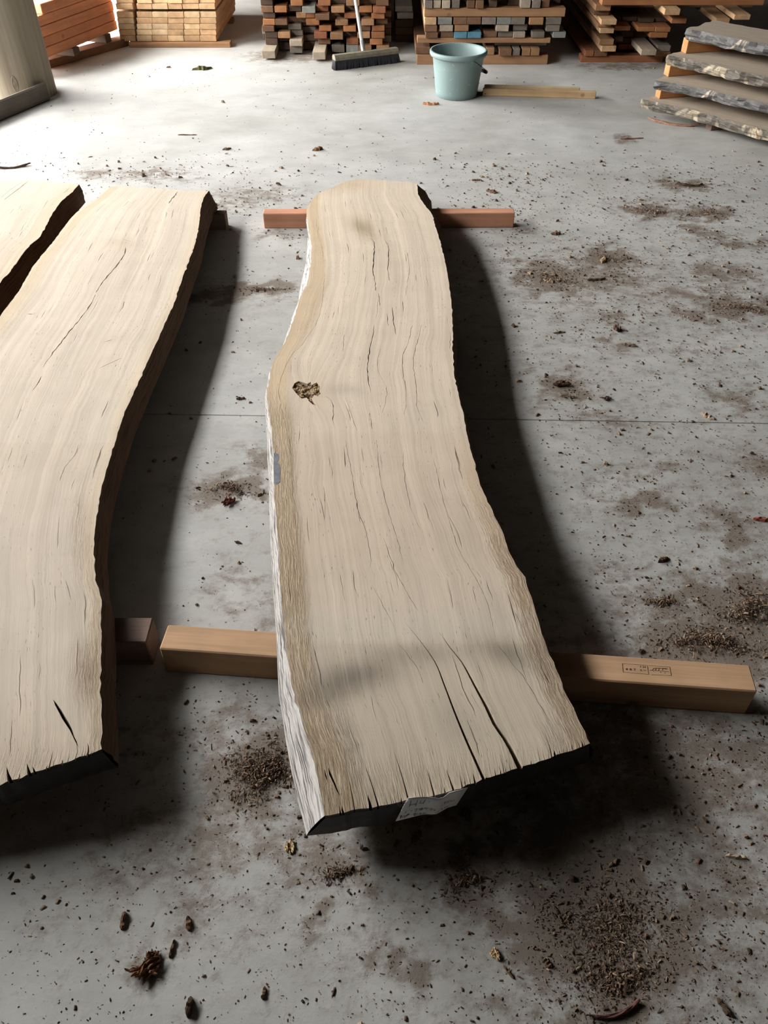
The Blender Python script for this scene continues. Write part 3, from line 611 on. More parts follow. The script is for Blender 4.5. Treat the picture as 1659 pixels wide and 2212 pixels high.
def col2(V, s):
    px, py = pix_arr(V); n = len(V); C = np.tile(np.array((0.565, 0.49, 0.40)), (n, 1)); A = np.zeros(n)
    def mixc(f, c): nonlocal C; C = C * (1 - f[:, None]) + np.array(c) * f[:, None]
    f = 1 - sst(s, .05, .13); mixc(f * .6, (0.55, 0.43, 0.28))
    f = sst(s, .93, .97); mixc(f * .5, (0.58, 0.47, 0.33)); A = np.maximum(A, sst(s, .92, .97) * sst(py, 1120, 1350) * .6)
    A = np.maximum(A, .75 * blob(px, py, 190, 1455, 35, 75)); mixc(blob(px, py, 188, 1455, 28, 70) * .55, (0.30, 0.22, 0.14)); A = np.maximum(A, .4 * blob(px, py, 170, 1180, 20, 120))
    mixc(blob(px, py, 185, 1150, 18, 110) * .35, (0.45, 0.34, 0.25)); mixc(blob(px, py, 258, 525, 40, 12) * .35, (0.40, 0.30, 0.2))
    mixc(sst(py, 1380, 1640) * .35, (0.48, 0.395, 0.29)); A = np.maximum(A, sst(py, 1560, 1660) * .4)
    mixc(sst(py, 955, 960) * (1 - sst(py, 968, 1150)) * .3, (0.50, 0.42, 0.33)); mixc(blob(px, py, 240, 735, 25, 8, -.3) * .4, (0.42, 0.35, 0.27))
    deep = (V[:, 2] < np.array([zt2(y) for y in V[:, 1]]) - 0.001); C[deep] = (0.16, 0.095, 0.055); A[deep] = 0  # same wood inside the cracks, darkened with painted shade
    return np.concatenate([C, A[:, None]], 1)
R2w = np.array(w2(right2)); R2s = R2w[np.argsort(R2w[:, 1])]
Rb2 = lambda y: np.interp(y, R2s[:, 1], R2s[:, 0]) + 0.016 + 0.016 * max(0, min(1, (y - 3.3) / .2))
root2 = empty('live_edge_slab', (-0.8, 2.2, 0.0)); tag(root2, 'pale live-edge slab with one long crack, lying left of the centre slab', 'slab')
S2 = slab(root2, w2(left2), w2(right2), w2(far2), w2(near2), zt2, zb1, None, Rb2, [(w2(p), q * .001) for p, q in CR2], [(w2([(14, 1655), (20, 1690)]), .004), (w2([(58, 1648), (62, 1674)]), .003), (w2([(70, 1655), (74, 1669)]), .002)], [], col2, (M_TOP,), checks=120)
S2['strip']('live_edge', S2['rg'], M_DKEDGE, 0.006, 0.003, 'dark brown right edge'); S2['strip']('live_edge', S2['lf'], M_DKEDGE, 0.006, 0.003); S2['strip']('end_face', S2['fr'], M_DKEDGE, 0, 0.001); end_face(S2, root2, M_BLACK, 'near end painted black')

# ---- the third slab (far left, mostly out of frame)
right3 = [(-455, 1720), (-420, 1400), (-365, 1200), (-300, 1050), (-215, 900), (-118, 762), (-60, 695), (0, 611), (22, 586), (51, 546), (69, 526), (87, 510), (105, 477), (119, 452), (134, 434), (159, 412), (171, 398)]
far3 = [(-230, 384), (-100, 385), (0, 387), (72, 389), (126.6, 394), (171, 398)]
left3 = [(-1020, 1760), (-960, 1400), (-880, 1150), (-740, 900), (-600, 740), (-440, 570), (-330, 470), (-230, 384)]
near3 = [(-1020, 1760), (-700, 1740), (-455, 1720)]
root3 = empty('live_edge_slab', (-1.5, 2.2, 0.0)); tag(root3, 'pale live-edge slab at the left border, only its far corner in view', 'slab')
def col3(V, s):
    C = np.tile(np.array((0.56, 0.48, 0.385, 0.0)), (len(V), 1)); f = sst(s, .92, .97)[:, None] * .5; C[:, :3] = C[:, :3] * (1 - f) + np.array((0.57, 0.45, 0.3)) * f
    deep = (V[:, 2] < np.array([zt2(y) for y in V[:, 1]]) - 0.001); C[deep] = (0.16, 0.095, 0.055, 0); return C  # below the top face the wood carries painted shade
S3 = slab(root3, w2(left3), w2(right3), w2(far3), w2(near3), zt2, zb1, None, lambda y: np.interp(y, *np.array(w2(right3))[::1][:, [1, 0]].T) + 0.014, [(w2([(60, 392), (40, 408), (8, 432)]), .0016), (w2([(48, 393), (25, 408), (0, 428)]), .0008)], [], [], col3, (M_TOP,), step=0.02)
S3['strip']('live_edge', S3['rg'], M_DKEDGE, 0.006, 0.003, 'dark right edge'); S3['strip']('live_edge', S3['lf'], M_DKEDGE, 0.006, 0.003); S3['strip']('end_face', S3['fr'], M_DKEDGE, 0, 0.001); end_face(S3, root3, M_BLACK)
for r in (root1, root2, root3):
    bpy.context.view_layer.update(); unoff(r)

# ------------------------------------------------------------------ battens under the slabs
def beam(name, a, b, wd, h, col, mat=None, z0=0.0, bev=0.003, label=None, cat='timber', group=None):
    """timber of width wd and height h whose near bottom edge runs a->b on the ground"""
    a, b = np.array(a[:2], float), np.array(b[:2], float); L = float(np.linalg.norm(b - a)); ang = math.atan2(b[1] - a[1], b[0] - a[0])
    v, f = box_data(0, L, 0, wd, 0, h, bev); o = mesh_obj(name, v, f, mat or M_TIMX); o.location = (a[0], a[1], z0); o.rotation_euler = (0, 0, ang); o.color = (*col, 1)
    tag(o, label, cat, group); return o
nb = beam('batten', (-0.512, 1.118), (0.811, 1.002), 0.071, 0.0875, (0.50, 0.315, 0.185), label='orange-tan square batten with an ink stamp under the centre slab near end')
STX = [[(255, 135), (270, 330)], [0.0006, [(255, 135), (815, 178)]], [0.0006, [(830, 180), (1315, 215)]], [0.0006, [(270, 330), (840, 378)]], [0.0006, [(900, 385), (1345, 408)]], [(812, 190), (842, 378)], [(1315, 215), (1348, 405)],
       [(335, 250), (365, 248), (370, 275), (338, 280), (335, 250)], [(336, 264), (368, 262)], [(418, 252), (450, 250), (456, 285), (424, 288), (418, 252)], [(420, 268), (452, 268)], [(500, 250), (545, 252), (510, 285), (548, 288)],
       [(645, 268), (690, 272), (650, 298), (695, 302)], [(735, 302), (728, 272), (778, 304), (772, 276)], [(660, 188), (650, 200), (668, 208), (655, 222)], [(715, 195), (720, 232)], [(762, 198), (768, 236)], [(716, 214), (766, 218)],
       [(862, 285), (938, 285)], [(965, 240), (925, 282), (960, 318)], [(965, 240), (1160, 240), (1270, 252)], [0.0007, [(960, 292), (1290, 316)]], [(1012, 248), (985, 292)], [(1080, 248), (1058, 294)], [(1164, 246), (1146, 290)], [(1190, 255), (1240, 265)], [0.0007, [(1100, 325), (1112, 350), (1126, 330), (1100, 325)]], [0.0007, [(1195, 335), (1205, 362), (1220, 340), (1195, 335)]]]
bpy.context.view_layer.update()
st = strokes('ink_stamp', STX, lambda x, y: at(1320 + x / 10.37, 1420 + y / 10.37, 0.0879), 0.0011, M_STAMP, nb, (0, 0, 1)); st.matrix_parent_inverse = nb.matrix_world.inverted(); st['label'] = 'dark ink grading stamp printed upside down'
beam('batten', (-0.552, 3.585), (0.597, 3.592), 0.055, 0.0695, (0.52, 0.26, 0.16), label='reddish square batten under the far end of the centre slab')
beam('batten', (-2.05, 1.140), (-0.545, 1.136), 0.074, 0.087, (0.22, 0.15, 0.12), label='dark shaded batten under the near end of the left slabs')
beam('batten', (-2.05, 3.575), (-0.722, 3.567), 0.058, 0.0695, (0.19, 0.125, 0.085), label='dark brown batten under the far end of the left slabs')

# ------------------------------------------------------------------ pole and kerb timber
M_POLE = NT('pole_wood'); _n = M_POLE; _tc = _n.n('ShaderNodeTexCoord').outputs['Object']
_a = _n.noise(_n.map(_tc, (30, 30, 1.2)), 1, 4, 0.6); _b = _n.noise(_n.map(_tc, (9, 9, .7)), 1, 3)
_c = _n.mix(1.0, (0.31, 0.265, 0.20), _n.rng(_a, 0.3, 0.7, 0.75, 1.2), 'MULTIPLY'); _c = _n.mix(_n.rng(_b, 0.45, 0.7, 0, .5), _c, (0.22, 0.18, 0.13))
M_POLE = _n.fin(_c, 0.85, _n.bump(_a, 0.4, 0.006), 0.15)
pr = empty('pole', (-2.345, 5.64, 0)); tag(pr, 'thick round grey-green timber pole at upper left', 'post')
V, F = [], []; K = 40; zs = [0, .1, .3, .6, 1.2, 2.2, 2.94]
for k, z in enumerate(zs):
    for i in range(K):
        a = 2 * math.pi * i / K; r = (0.210 - 0.004 * z) * (1 + 0.012 * math.sin(3 * a + z) + 0.008 * math.sin(5 * a + 2 * z)); V.append((r * math.cos(a), r * math.sin(a), z))
for k in range(len(zs) - 1):
    for i in range(K): F.append((k * K + i, k * K + (i + 1) % K, (k + 1) * K + (i + 1) % K, (k + 1) * K + i))
mesh_obj('shaft', V, F, M_POLE, pr, True)
# knot on the pole: raised oval ring
kp = aty(32, 184, 5.42) - np.array([-2.345, 5.64, 0]); ka = math.atan2(kp[1], kp[0]); V, F = [], []
for j, (ro, ri, dz) in enumerate(((1.0, 0.002, 0), (0.8, 0.006, 0), (0.62, 0.003, 0), (0.05, 0.005, 0))):
    for i in range(16):
        t = 2 * math.pi * i / 16; aa = ka + 0.09 * ro * math.cos(t); rr = 0.211 + ri; V.append((rr * math.cos(aa), rr * math.sin(aa), kp[2] + 0.05 * ro * math.sin(t)))
for j in range(3):
    for i in range(16): F.append((j * 16 + i, j * 16 + (i + 1) % 16, (j + 1) * 16 + (i + 1) % 16, (j + 1) * 16 + i))
mesh_obj('knot', V, F, mat_plain('pole_knot', (0.22, 0.19, 0.14), 0.85, 0.3, 60), pr, True)
beam('kerb_timber', (-2.62, 4.33), (-2.128, 5.53), 0.024, 0.105, (0.17, 0.145, 0.12), label='low dark kerb timber on the floor at the foot of the pole', cat='timber', bev=0.008)

# ------------------------------------------------------------------ timber stacks at the back
ORD = ['first', 'second', 'third', 'fourth', 'fifth', 'sixth', 'seventh', 'eighth', 'ninth', 'tenth', 'eleventh', 'twelfth', 'thirteenth', 'fourteenth', 'fifteenth', 'sixteenth']
PAL = {'o': ((0.46, 0.20, 0.085), 'rusty-orange'), 't': ((0.45, 0.25, 0.13), 'tan'), 'b': ((0.24, 0.13, 0.075), 'brown'), 'd': ((0.13, 0.085, 0.06), 'dark-brown'), 'g': ((0.27, 0.225, 0.185), 'grey-brown'),
       'p': ((0.60, 0.42, 0.24), 'pale-yellow'), 'q': ((0.68, 0.50, 0.31), 'creamy-pale'), 'k': ((0.55, 0.35, 0.19), 'honey'), 'u': ((0.13, 0.30, 0.42), 'blue-painted'), 'r': ((0.40, 0.16, 0.08), 'red-brown'), 'w': ((0.55, 0.45, 0.34), 'pale-weathered'), 'n': ((0.34, 0.34, 0.30), 'grey')}
bev_cache = {}
def board(x0, x1, y0, L, z0, z1, ck, mat=None):
    key = (round(x1 - x0, 3), round(L, 2), round(z1 - z0, 3), bool(mat)); me = bev_cache.get(key)
    if me is None:
        v, f = box_data(-(x1 - x0) / 2, (x1 - x0) / 2, 0, L, 0, z1 - z0, 0.0022); me = bpy.data.meshes.new('board'); me.from_pydata(v, [], f); me.materials.append(mat or M_TIM); bev_cache[key] = me
    o = bpy.data.objects.new('board', me); COL.objects.link(o); o.location = ((x0 + x1) / 2, y0, z0)
    c = np.array(PAL[ck][0]) * random.uniform(.8, 1.1) * (1 if ck in 'pqk' else .72); o.color = (*c, 1); return o
def stack(rows, Y0, where, group, ox, sx, length, fill, pitch=0.095, slab_x=None, seed=1):
    """rows: list of (z0, z1, [(photo x0, x1, offset, colour)], filler colours or None). Fillers close the gaps further back."""
    random.seed(seed)
    for r, (z0, z1, items, fl) in enumerate(rows):
        bs = []; zm = (z0 + z1) / 2
        for (a, b, off, ck) in items:
            yy = Y0 + off; d = lambda px: aty(ox + px / sx, 60, yy)   # x depends only on depth here
            # solve x at the given depth and height: the view ray through (px, z)
            def xat(px):
                k = (px / sx + ox - 829.5) / FPX; dep = yy * math.cos(TH) + (CH - zm) * math.sin(TH); return k * dep
            bs.append([xat(a), xat(b), yy, ck, False])
        bs.sort()
        for i in range(len(bs) - 1):
            if bs[i][1] > bs[i + 1][0] - 0.002: m = (bs[i][1] + bs[i + 1][0]) / 2; bs[i][1] = m - 0.001; bs[i + 1][0] = m + 0.001
        if fl and slab_x:
            gaps = []; e = slab_x[0]
            for b in bs: gaps.append((e, b[0])); e = b[1]
            gaps.append((e, slab_x[1]))
            for g0, g1 in gaps:
                w_ = g1 - g0
                if w_ < 0.035: continue
                k = max(1, round(w_ / pitch)); 
                for j in range(k): bs.append([g0 + w_ * j / k + .002, g0 + w_ * (j + 1) / k - .002, Y0 + random.uniform(*fill), random.choice(fl), True])
        bs.sort()
        for k, (x0, x1, yy, ck, isf) in enumerate(bs):
            L = length + Y0 - yy + random.uniform(-.03, .03)
            o = board(x0, x1, yy, L, z0 + .0004, z1 - .0012, ck)
            pos = f'{ORD[k]} from left' if len(bs) > 1 else 'alone'
            tag(o, f'{PAL[ck][1]} board end, {pos}, {ORD[r]} row up, {where}', 'board', group)
def crossbeam(x0, x1, y0, wd, z0, z1, ck, label, group):
    v, f = box_data(0, x1 - x0, 0, wd, 0, z1 - z0, 0.0025); o = mesh_obj('bearer', v, f, M_TIMX); o.location = (x0, y0, z0); o.color = (*(np.array(PAL[ck][0]) * .75), 1); tag(o, label, 'timber', group); return o

# stack behind the broom
rows = [(0.012, .062, [(120, 250, -.17, 'w'), (400, 520, -.02, 'g'), (625, 750, -.20, 'w'), (815, 940, 0, 'g'), (960, 1080, 0, 'n'), (1080, 1210, -.02, 't'), (1260, 1385, -.01, 't')], 'dd'),
        (.0635, .1045, [(155, 275, 0, 'd'), (395, 520, -.05, 'w'), (680, 800, .01, 'b'), (960, 1080, 0, 'r'), (1195, 1320, -.01, 'o')], 'ddg'),
        (.106, .147, [(150, 275, 0, 'd'), (280, 400, -.01, 't'), (640, 765, -.02, 'r'), (800, 925, -.05, 't'), (1070, 1195, -.01, 't'), (1210, 1340, -.01, 'o')], 'dgb'),
        (.1485, .1865, [(120, 240, -.01, 'b'), (380, 510, .05, 'g'), (690, 810, 0, 'o'), (930, 1055, -.01, 'o'), (1080, 1200, .02, 'b'), (1215, 1340, 0, 'o')], 'dgb'),
        (.188, .226, [(130, 248, 0, 'o'), (252, 370, 0, 'b'), (560, 690, 0, 'o'), (850, 975, -.01, 't'), (1110, 1235, -.01, 't'), (1250, 1370, .03, 'b')], 'dbg'),
        (.2275, .2655, [(130, 250, .02, 'd'), (460, 560, .03, 't'), (560, 645, .03, 'o'), (650, 790, -.04, 'b'), (940, 1060, .01, 'r'), (1210, 1340, 0, 'o')], 'ddb'),
        (.267, .307, [(110, 230, 0, 'b'), (245, 365, 0, 'o'), (390, 510, .04, 'd'), (520, 650, -.02, 'n'), (660, 780, .04, 'r'), (810, 940, -.01, 't'), (1090, 1215, 0, 'o'), (1225, 1350, -.02, 'r')], 'ddb'),
        (.3085, .348, [(105, 225, .02, 'd'), (405, 525, 0, 'o'), (680, 800, 0, 'o'), (960, 1090, 0, 't'), (1255, 1380, 0, 'b')], 'dgb'),
        (.3495, .389, [(110, 230, 0, 'b'), (560, 680, 0, 't'), (1000, 1120, 0, 'o')], 'dbg'), (.3905, .43, [], 'dbo'), (.4315, .471, [], 'dbo')]
stack(rows, 6.64, 'in the dark stack behind the broom', 'boards in the dark stack behind the broom', 540, 4.608, 1.95, (.05, .17), .098, (-.905, .055), 3)

# pale pine pack by the pole: columns and rows of ends
rows = []; lev = [.036, .0765, .115, .153, .191, .229]
shade = ['kqkpkk', 'kqqkkk', 'pqqkpk', 'pkkkkk', 'kkpkpp']
for r in range(5):
    rows.append((lev[r], lev[r + 1], [((440, 408, 404, 400, 396)[r] - 165 if False else x0 - (0 if x0 > 430 else r * 8), x1 - (0 if x0 > 430 else r * 6), random.uniform(-.006, .006), shade[r][i]) for i, (x0, x1) in enumerate(((272, 428), (440, 592), (594, 748), (750, 906), (910, 1066), (1070, 1230)))], None))
for r, z in enumerate((.2445, .2835, .3225, .3615)):
    rows.append((z, z + .0385, [(x0 - 38 if x0 < 430 else x0 - 10, x1 - 36 if x0 < 430 else x1 - 10, random.uniform(-.008, .008), 'kkpkkk'[(i + r) % 6]) for i, (x0, x1) in enumerate(((272, 436), (450, 600), (604, 758), (760, 900), (904, 1066), (1070, 1228)))], None))
stack(rows, 6.86, 'in the pale pack beside the pole', 'boards in the pale pine pack', 200, 4.608, 1.05, (0, 0), .1, None, 4)
crossbeam(-1.93, -1.165, 6.83, 0.09, 0.0, 0.034, 't', 'low tan bearer on the floor under the pale pine pack', 'bearers under the back stacks')
crossbeam(-1.90, -1.25, 7.6, 0.09, 0.0, 0.034, 'b', 'rear tan bearer under the far end of the pale pine pack', 'bearers under the back stacks')

# stack behind the bucket: bearers and mixed ends
def x3(px, y, z=0.15): k = (px / 4.1475 + 840 - 829.5) / FPX; return k * (y * math.cos(TH) + (CH - z) * math.sin(TH))
Y3 = 6.36; G3 = 'bearers in the stack behind the bucket'
crossbeam(x3(255, Y3), x3(1445, Y3), Y3, 0.09, 0.0, .060, 't', 'long tan bearer on the floor under the stack behind the bucket', G3)
crossbeam(x3(255, Y3), x3(1450, Y3), Y3 + .01, 0.09, .134, .166, 't', 'long tan bearer halfway up the stack behind the bucket', G3)
crossbeam(x3(310, Y3), x3(1550, Y3), Y3 + .01, 0.09, .294, .346, 't', 'longest tan bearer high in the stack behind the bucket', G3)
crossbeam(x3(960, Y3), x3(1430, Y3), Y3 + .06, 0.07, .108, .1325, 'n', 'thin grey batten above four short blocks behind the bucket', G3)
crossbeam(x3(255, Y3), x3(1445, Y3), Y3 + .75, 0.09, 0.0, .060, 'b', 'rear bearer on the floor behind the bucket stack', G3)
W3 = 'in the stack behind the bucket'
rows = [(.0615, .107, [(240, 370, .02, 'b'), (875, 945, .0, 't'), (990, 1100, -.03, 'b'), (1112, 1175, -.02, 'g'), (1195, 1268, -.02, 't'), (1274, 1350, -.02, 't')], None),
        (.1675, .2055, [(330, 440, -.01, 'b'), (465, 580, .01, 'b'), (585, 700, -.01, 'u'), (706, 826, -.01, 'u'), (850, 970, .02, 'b'), (980, 1110, .02, 'g'), (1115, 1222, .0, 'w'), (1280, 1395, 0, 'g'), (1470, 1585, .0, 'n')], 'dd'),
        (.207, .2475, [(320, 432, -.01, 'b'), (455, 575, 0, 'w'), (590, 715, 0, 't'), (960, 1075, .0, 'w'), (1115, 1240, .03, 'g'), (1410, 1530, .0, 'g')], 'dd'),
        (.249, .2925, [(320, 426, -.01, 'k'), (440, 566, 0, 'n'), (580, 700, .0, 'b'), (702, 826, .0, 'b'), (835, 960, 0, 'g'), (970, 1095, 0, 'n'), (1097, 1220, 0, 'g'), (1260, 1385, -.01, 't'), (1410, 1545, 0, 'g')], None),
        (.3475, .394, [(320, 392, -.01, 'g'), (400, 466, .0, 'w'), (478, 550, -.01, 'w'), (565, 635, 0, 'g'), (700, 770, .0, 'b'), (780, 850, -.01, 'b'), (900, 970, .02, 'd'), (1180, 1270, 0, 'w'), (1285, 1360, 0, 'g'), (1370, 1440, .02, 'b')], 'dd'),
        (.3955, .44, [(320, 440, 0, 'g'), (640, 760, 0, 'b'), (900, 1020, 0, 't')], 'db')]
stack(rows, Y3, W3, 'boards in the stack behind the bucket', 840, 4.1475, 1.9, (.06, .16), .095, (x3(330, Y3), x3(1530, Y3)), 5)

# stack at the right: boards jutting out
def x4(px, y, z=0.15): k = (px / 3.96 + 1240 - 829.5) / FPX; return k * (y * math.cos(TH) + (CH - z) * math.sin(TH))
Y4 = 6.42; W4 = 'in the ragged right-hand stack'
crossbeam(x4(85, Y4), x4(800, Y4), Y4, 0.09, 0.0, .042, 'r', 'red-brown bearer under the ragged right-hand stack', 'bearers in the ragged right-hand stack')
crossbeam(x4(120, Y4), x4(900, Y4), Y4 + .85, 0.09, 0.0, .042, 'd', 'rear bearer under the ragged right-hand stack', 'bearers in the ragged right-hand stack')
crossbeam(x4(175, Y4), x4(1515, Y4), Y4 - .05, 0.09, .362, .402, 'o', 'long orange bearer across the top of the ragged right-hand stack', 'bearers in the ragged right-hand stack')
for z, yy in ((.322, .22), (.285, .24)):
    crossbeam(x4(150, Y4 + yy), x4(1500, Y4 + yy), Y4 + yy + .05, 0.02, z, z + .02, 'b', ('upper' if z > .3 else 'lower') + ' thin brown batten in the dark middle of right-hand stack', 'bearers in the ragged right-hand stack')
rows = [(.0425, .080, [(95, 170, -.02, 'r'), (175, 285, -.02, 'b'), (700, 825, -.03, 't')], 'dr'),
        (.0815, .1185, [(235, 360, -.06, 'k'), (575, 705, -.16, 'w'), (712, 825, -.05, 'g')], 'dd'),
        (.12, .158, [(215, 340, -.05, 't'), (345, 420, .05, 'd')], 'dd'),
        (.1595, .194, [(650, 800, -.02, 'o')], 'dd'),
        (.1955, .226, [(222, 342, -.06, 'k'), (345, 482, .02, 'o'), (545, 690, -.01, 'o'), (696, 825, -.02, 'o')], 'dd'),
        (.2275, .254, [(200, 320, -.03, 't')], 'd'),
        (.2555, .288, [(232, 365, -.10, 'k'), (835, 962, -.06, 'o'), (1212, 1332, -.06, 'k')], None),
        (.2895, .3215, [(170, 300, .02, 'b'), (1370, 1508, -.12, 'k')], None),
        (.323, .3605, [(185, 315, -.02, 't'), (775, 908, -.15, 'k')], None),
        (.4035, .44, [(180, 310, .0, 't'), (600, 730, 0, 'o'), (1380, 1510, 0, 'b')], 'db')]
stack(rows, Y4, W4, 'boards in the ragged right-hand stack', 1240, 3.96, 1.8, (.10, .22), .12, (x4(190, Y4), x4(830, Y4)), 6)

# dark pack added as an occluder to darken the gaps, and pale packs seen through the gaps
def pack(name, x0, x1, y0, y1, z0, n, t, ck, label):
    r = empty(name, ((x0 + x1) / 2, (y0 + y1) / 2, 0)); tag(r, label, 'timber pack')
    for k in range(n):
        d = random.uniform(-.05, .05) if x1 - x0 > .5 else 0; v, f = box_data(x0 - (x0 + x1) / 2 + d, (x1 - x0) / 2 + d, -(y1 - y0) / 2, (y1 - y0) / 2, z0 + k * t, z0 + (k + 1) * t - .002, .003); o = mesh_obj('board', v, f, M_TIMX, r); o.color = (*(np.array(PAL[ck][0]) * random.uniform(.8, 1.1)), 1)
    return r
pack('timber_pack', -0.05, 2.6, 8.75, 9.25, 0.0, 8, .05, 'd', 'added dark timber pack filling and darkening the gaps behind the bucket stack')

pack('timber_pack', 0.085, 0.222, 7.0, 7.9, 0.0, 3, .05, 'd', 'low dark timber pack between the broom stack and the bucket stack')
for k, (x0, x1, z0) in enumerate(((.10, .222, .1505), (.085, .215, .1905))):
    v, f = box_data(0, x1 - x0, 0, .8, 0, .038, .002); o = mesh_obj('board', v, f, M_TIM); o.location = (x0, 7.03 + .03 * k, z0); o.color = (.74, .72, .68, 1); tag(o, ('lower' if k == 0 else 'upper') + ' whitish board in the dark gap left of the bucket stack', 'board', 'whitish boards in the gap')
# red boards stacked beyond the pole
def red_boards():
    a0, a1 = np.array((-2.35, 5.93)), np.array((-1.995, 6.97)); d = (a1 - a0) / np.linalg.norm(a1 - a0); nrm = np.array([-d[1], d[0]]); ang = math.atan2(d[1], d[0])
    zs = [.105, .166, .227, .288, .349]; names = ['lowest', 'second', 'third', 'fourth', 'topmost']
    for k, z in enumerate(zs):
        s0 = (-.02, .04, .07, .17, .24)[k]; v, f = box_data(0, 1.04 - s0, 0, .30, 0, .0595, .004); o = mesh_obj('red_board', v, f, M_TIMX)
        p = a0 + d * s0 + nrm * (0.0, .004, .001, .006, .003)[k]; o.location = (p[0], p[1], z); o.rotation_euler = (0, 0, ang); o.color = (0.58, 0.235, 0.115, 1)
        tag(o, f'orange-red planed board beyond the pole, {names[k]} of five', 'board', 'red boards stacked beyond the pole')
        if k in (1, 3):   # thin plastic-white spacer sheets
            pass
    for i, s in enumerate((0.05, .45, .85)):
        p = a0 + d * s - nrm * .01; v, f = box_data(0, .07, 0, .36, 0, .052, .003); o = mesh_obj('bearer', v, f, M_TIM); o.location = (p[0], p[1], .052); o.rotation_euler = (0, 0, ang); o.color = (*PAL['d'][0], 1)
        tag(o, f'dark spacer block under the red boards, {("nearest", "middle", "farthest")[i]} of three', 'timber', 'spacers under the red boards')
    b0 = np.array(at(100, 150)[:2]); b1 = np.array(at(285, 97)[:2]); beam('bearer', b0, b0 + (b1 - b0) * .98, .12, .05, PAL['b'][0], label='long tan bearer on the floor under the red boards', cat='timber')
red_boards()

# ------------------------------------------------------------------ slabs stacked at the right
def rslab(tip, dirv, wid, zt_, th, label, bark, tipcut, seed):
    global rng
    rng = np.random.default_rng(seed); d = np.array(dirv) / np.linalg.norm(dirv); q = np.array([-d[1], d[0]])   # q: to the back right
    root = empty('slab', (0, 0, 0)); t = np.array(tip)
    fr = [t + d * u + q * (0.012 * math.sin(u * 9 + seed) + (0.0 if u > .1 else .0)) for u in np.linspace(0, 1.9, 24)]
    bk = [t + q * wid + d * (tipcut + u) + q * .015 * math.sin(u * 7 + seed * 2) for u in np.linspace(0, 1.9 - tipcut, 20)]
    tipe = [bk[0] + (fr[0] - bk[0]) * u + rng.normal(0, .006, 2) * (0 < u < 1) for u in np.linspace(0, 1, 8)]
    poly = [*fr, *bk[::-1], *tipe[1:-1]]; P = smooth_line(np.array(poly + [poly[0]]), .03)[:-1]; n = len(P); K = 5
    T = np.gradient(P, axis=0); N = np.stack([T[:, 1], -T[:, 0]], 1); N /= np.linalg.norm(N, axis=1)[:, None] + 1e-9
    if np.sum(P[:, 0] * np.roll(P[:, 1], -1) - np.roll(P[:, 0], -1) * P[:, 1]) < 0: N = -N
    V = []; al = np.r_[0, np.cumsum(np.linalg.norm(np.diff(P, axis=0), axis=1))]; uv = []
    for k in range(K + 1):
        tt = k / K; o = 0.010 * math.sin(math.pi * tt) - .016 * tt + (rng.normal(0, .006, n) + .004 * np.sin(al * 40 + k)) * (1 if k else .5)
        V.append(np.concatenate([P + N * o[:, None], np.full((n, 1), zt_ - th * tt)], 1)); uv.append(np.stack([al, np.full(n, tt * th)], 1))
    V = np.vstack(V); uv = np.vstack(uv); F = []
    for k in range(K):
        for i in range(n): j = (i + 1) % n; F.append((k * n + i, (k + 1) * n + i, (k + 1) * n + j, k * n + j))
    o = mesh_obj('live_edge', V, F, bark, root); l = np.empty(len(o.data.loops), np.int32); o.data.loops.foreach_get('vertex_index', l)
    o.data.uv_layers.new(name='grain').data.foreach_set('uv', uv[l].astype(np.float32).ravel()); o['label'] = 'rough grey bark edge'
    top = V[:n]; bot_ = V[K * n:]; b = mesh_obj('slab_body', np.vstack([top, bot_]), [tuple(range(n)), tuple(range(2 * n - 1, n - 1, -1))], M_TOP, root)
    me = b.data; l = np.empty(len(me.loops), np.int32); me.loops.foreach_get('vertex_index', l); W = np.vstack([top, bot_])[:, :2] - t
    me.uv_layers.new(name='grain').data.foreach_set('uv', np.stack([W @ d, W @ q], 1)[l].astype(np.float32).ravel())
    me.color_attributes.new('Col', 'FLOAT_COLOR', 'POINT').data.foreach_set('color', np.tile((0.46, 0.39, 0.31, 0.1), (2 * n, 1)).astype(np.float32).ravel())
    tag(root, label, 'slab', 'bark-edged slabs stacked at the right'); return root
RS = [((1.535, 5.135), (.695, -.72), .50, .120, .055, 'lowest bark-edged slab of the right-hand pile, crumbly near corner', M_GREYBARK, .10, 11),
      ((1.552, 5.020), (.75, -.66), .46, .250, .052, 'second bark-edged slab up in right-hand pile, blue-grey bark', M_BLUEBARK, .05, 12),
      ((1.580, 5.000), (.70, -.71), .42, .380, .055, 'third bark-edged slab up in right-hand pile, cream bark patches', M_GREYBARK, .06, 13),
      ((1.645, 4.985), (.73, -.68), .30, .510, .058, 'topmost bark-edged slab of right-hand pile, plain grey edge', M_BLUEBARK, .02, 14)]
for r in RS: rslab(*r)
def sticker(px, y0, z0, z1, ang, L, col, label, k):
    p = at(px, y0, z0); v, f = box_data(0, L, 0, .055, 0, z1 - z0, .002); o = mesh_obj('sticker', v, f, M_TIMX); o.location = (p[0], p[1], z0); o.rotation_euler = (0, 0, ang); o.color = (*col, 1); tag(o, label, 'timber', 'spacer blocks in the right-hand slab pile')
sticker(1424, 214, .1205, .197, math.radians(14), .62, (0.52, 0.24, 0.10), 'orange spacer block on the lowest slab of right-hand pile', 0)
sticker(1443, 166, .2505, .324, math.radians(14), .60, (0.50, 0.24, 0.10), 'orange spacer block on the second slab of right-hand pile', 1)
sticker(1481, 116, .3805, .451, math.radians(14), .50, (0.50, 0.24, 0.10), 'orange spacer block on the third slab of right-hand pile', 2)
sticker(1535, 283, .0, .0645, math.radians(18), .60, (0.20, 0.14, 0.11), 'dark spacer block on the floor under right-hand slab pile', 3)

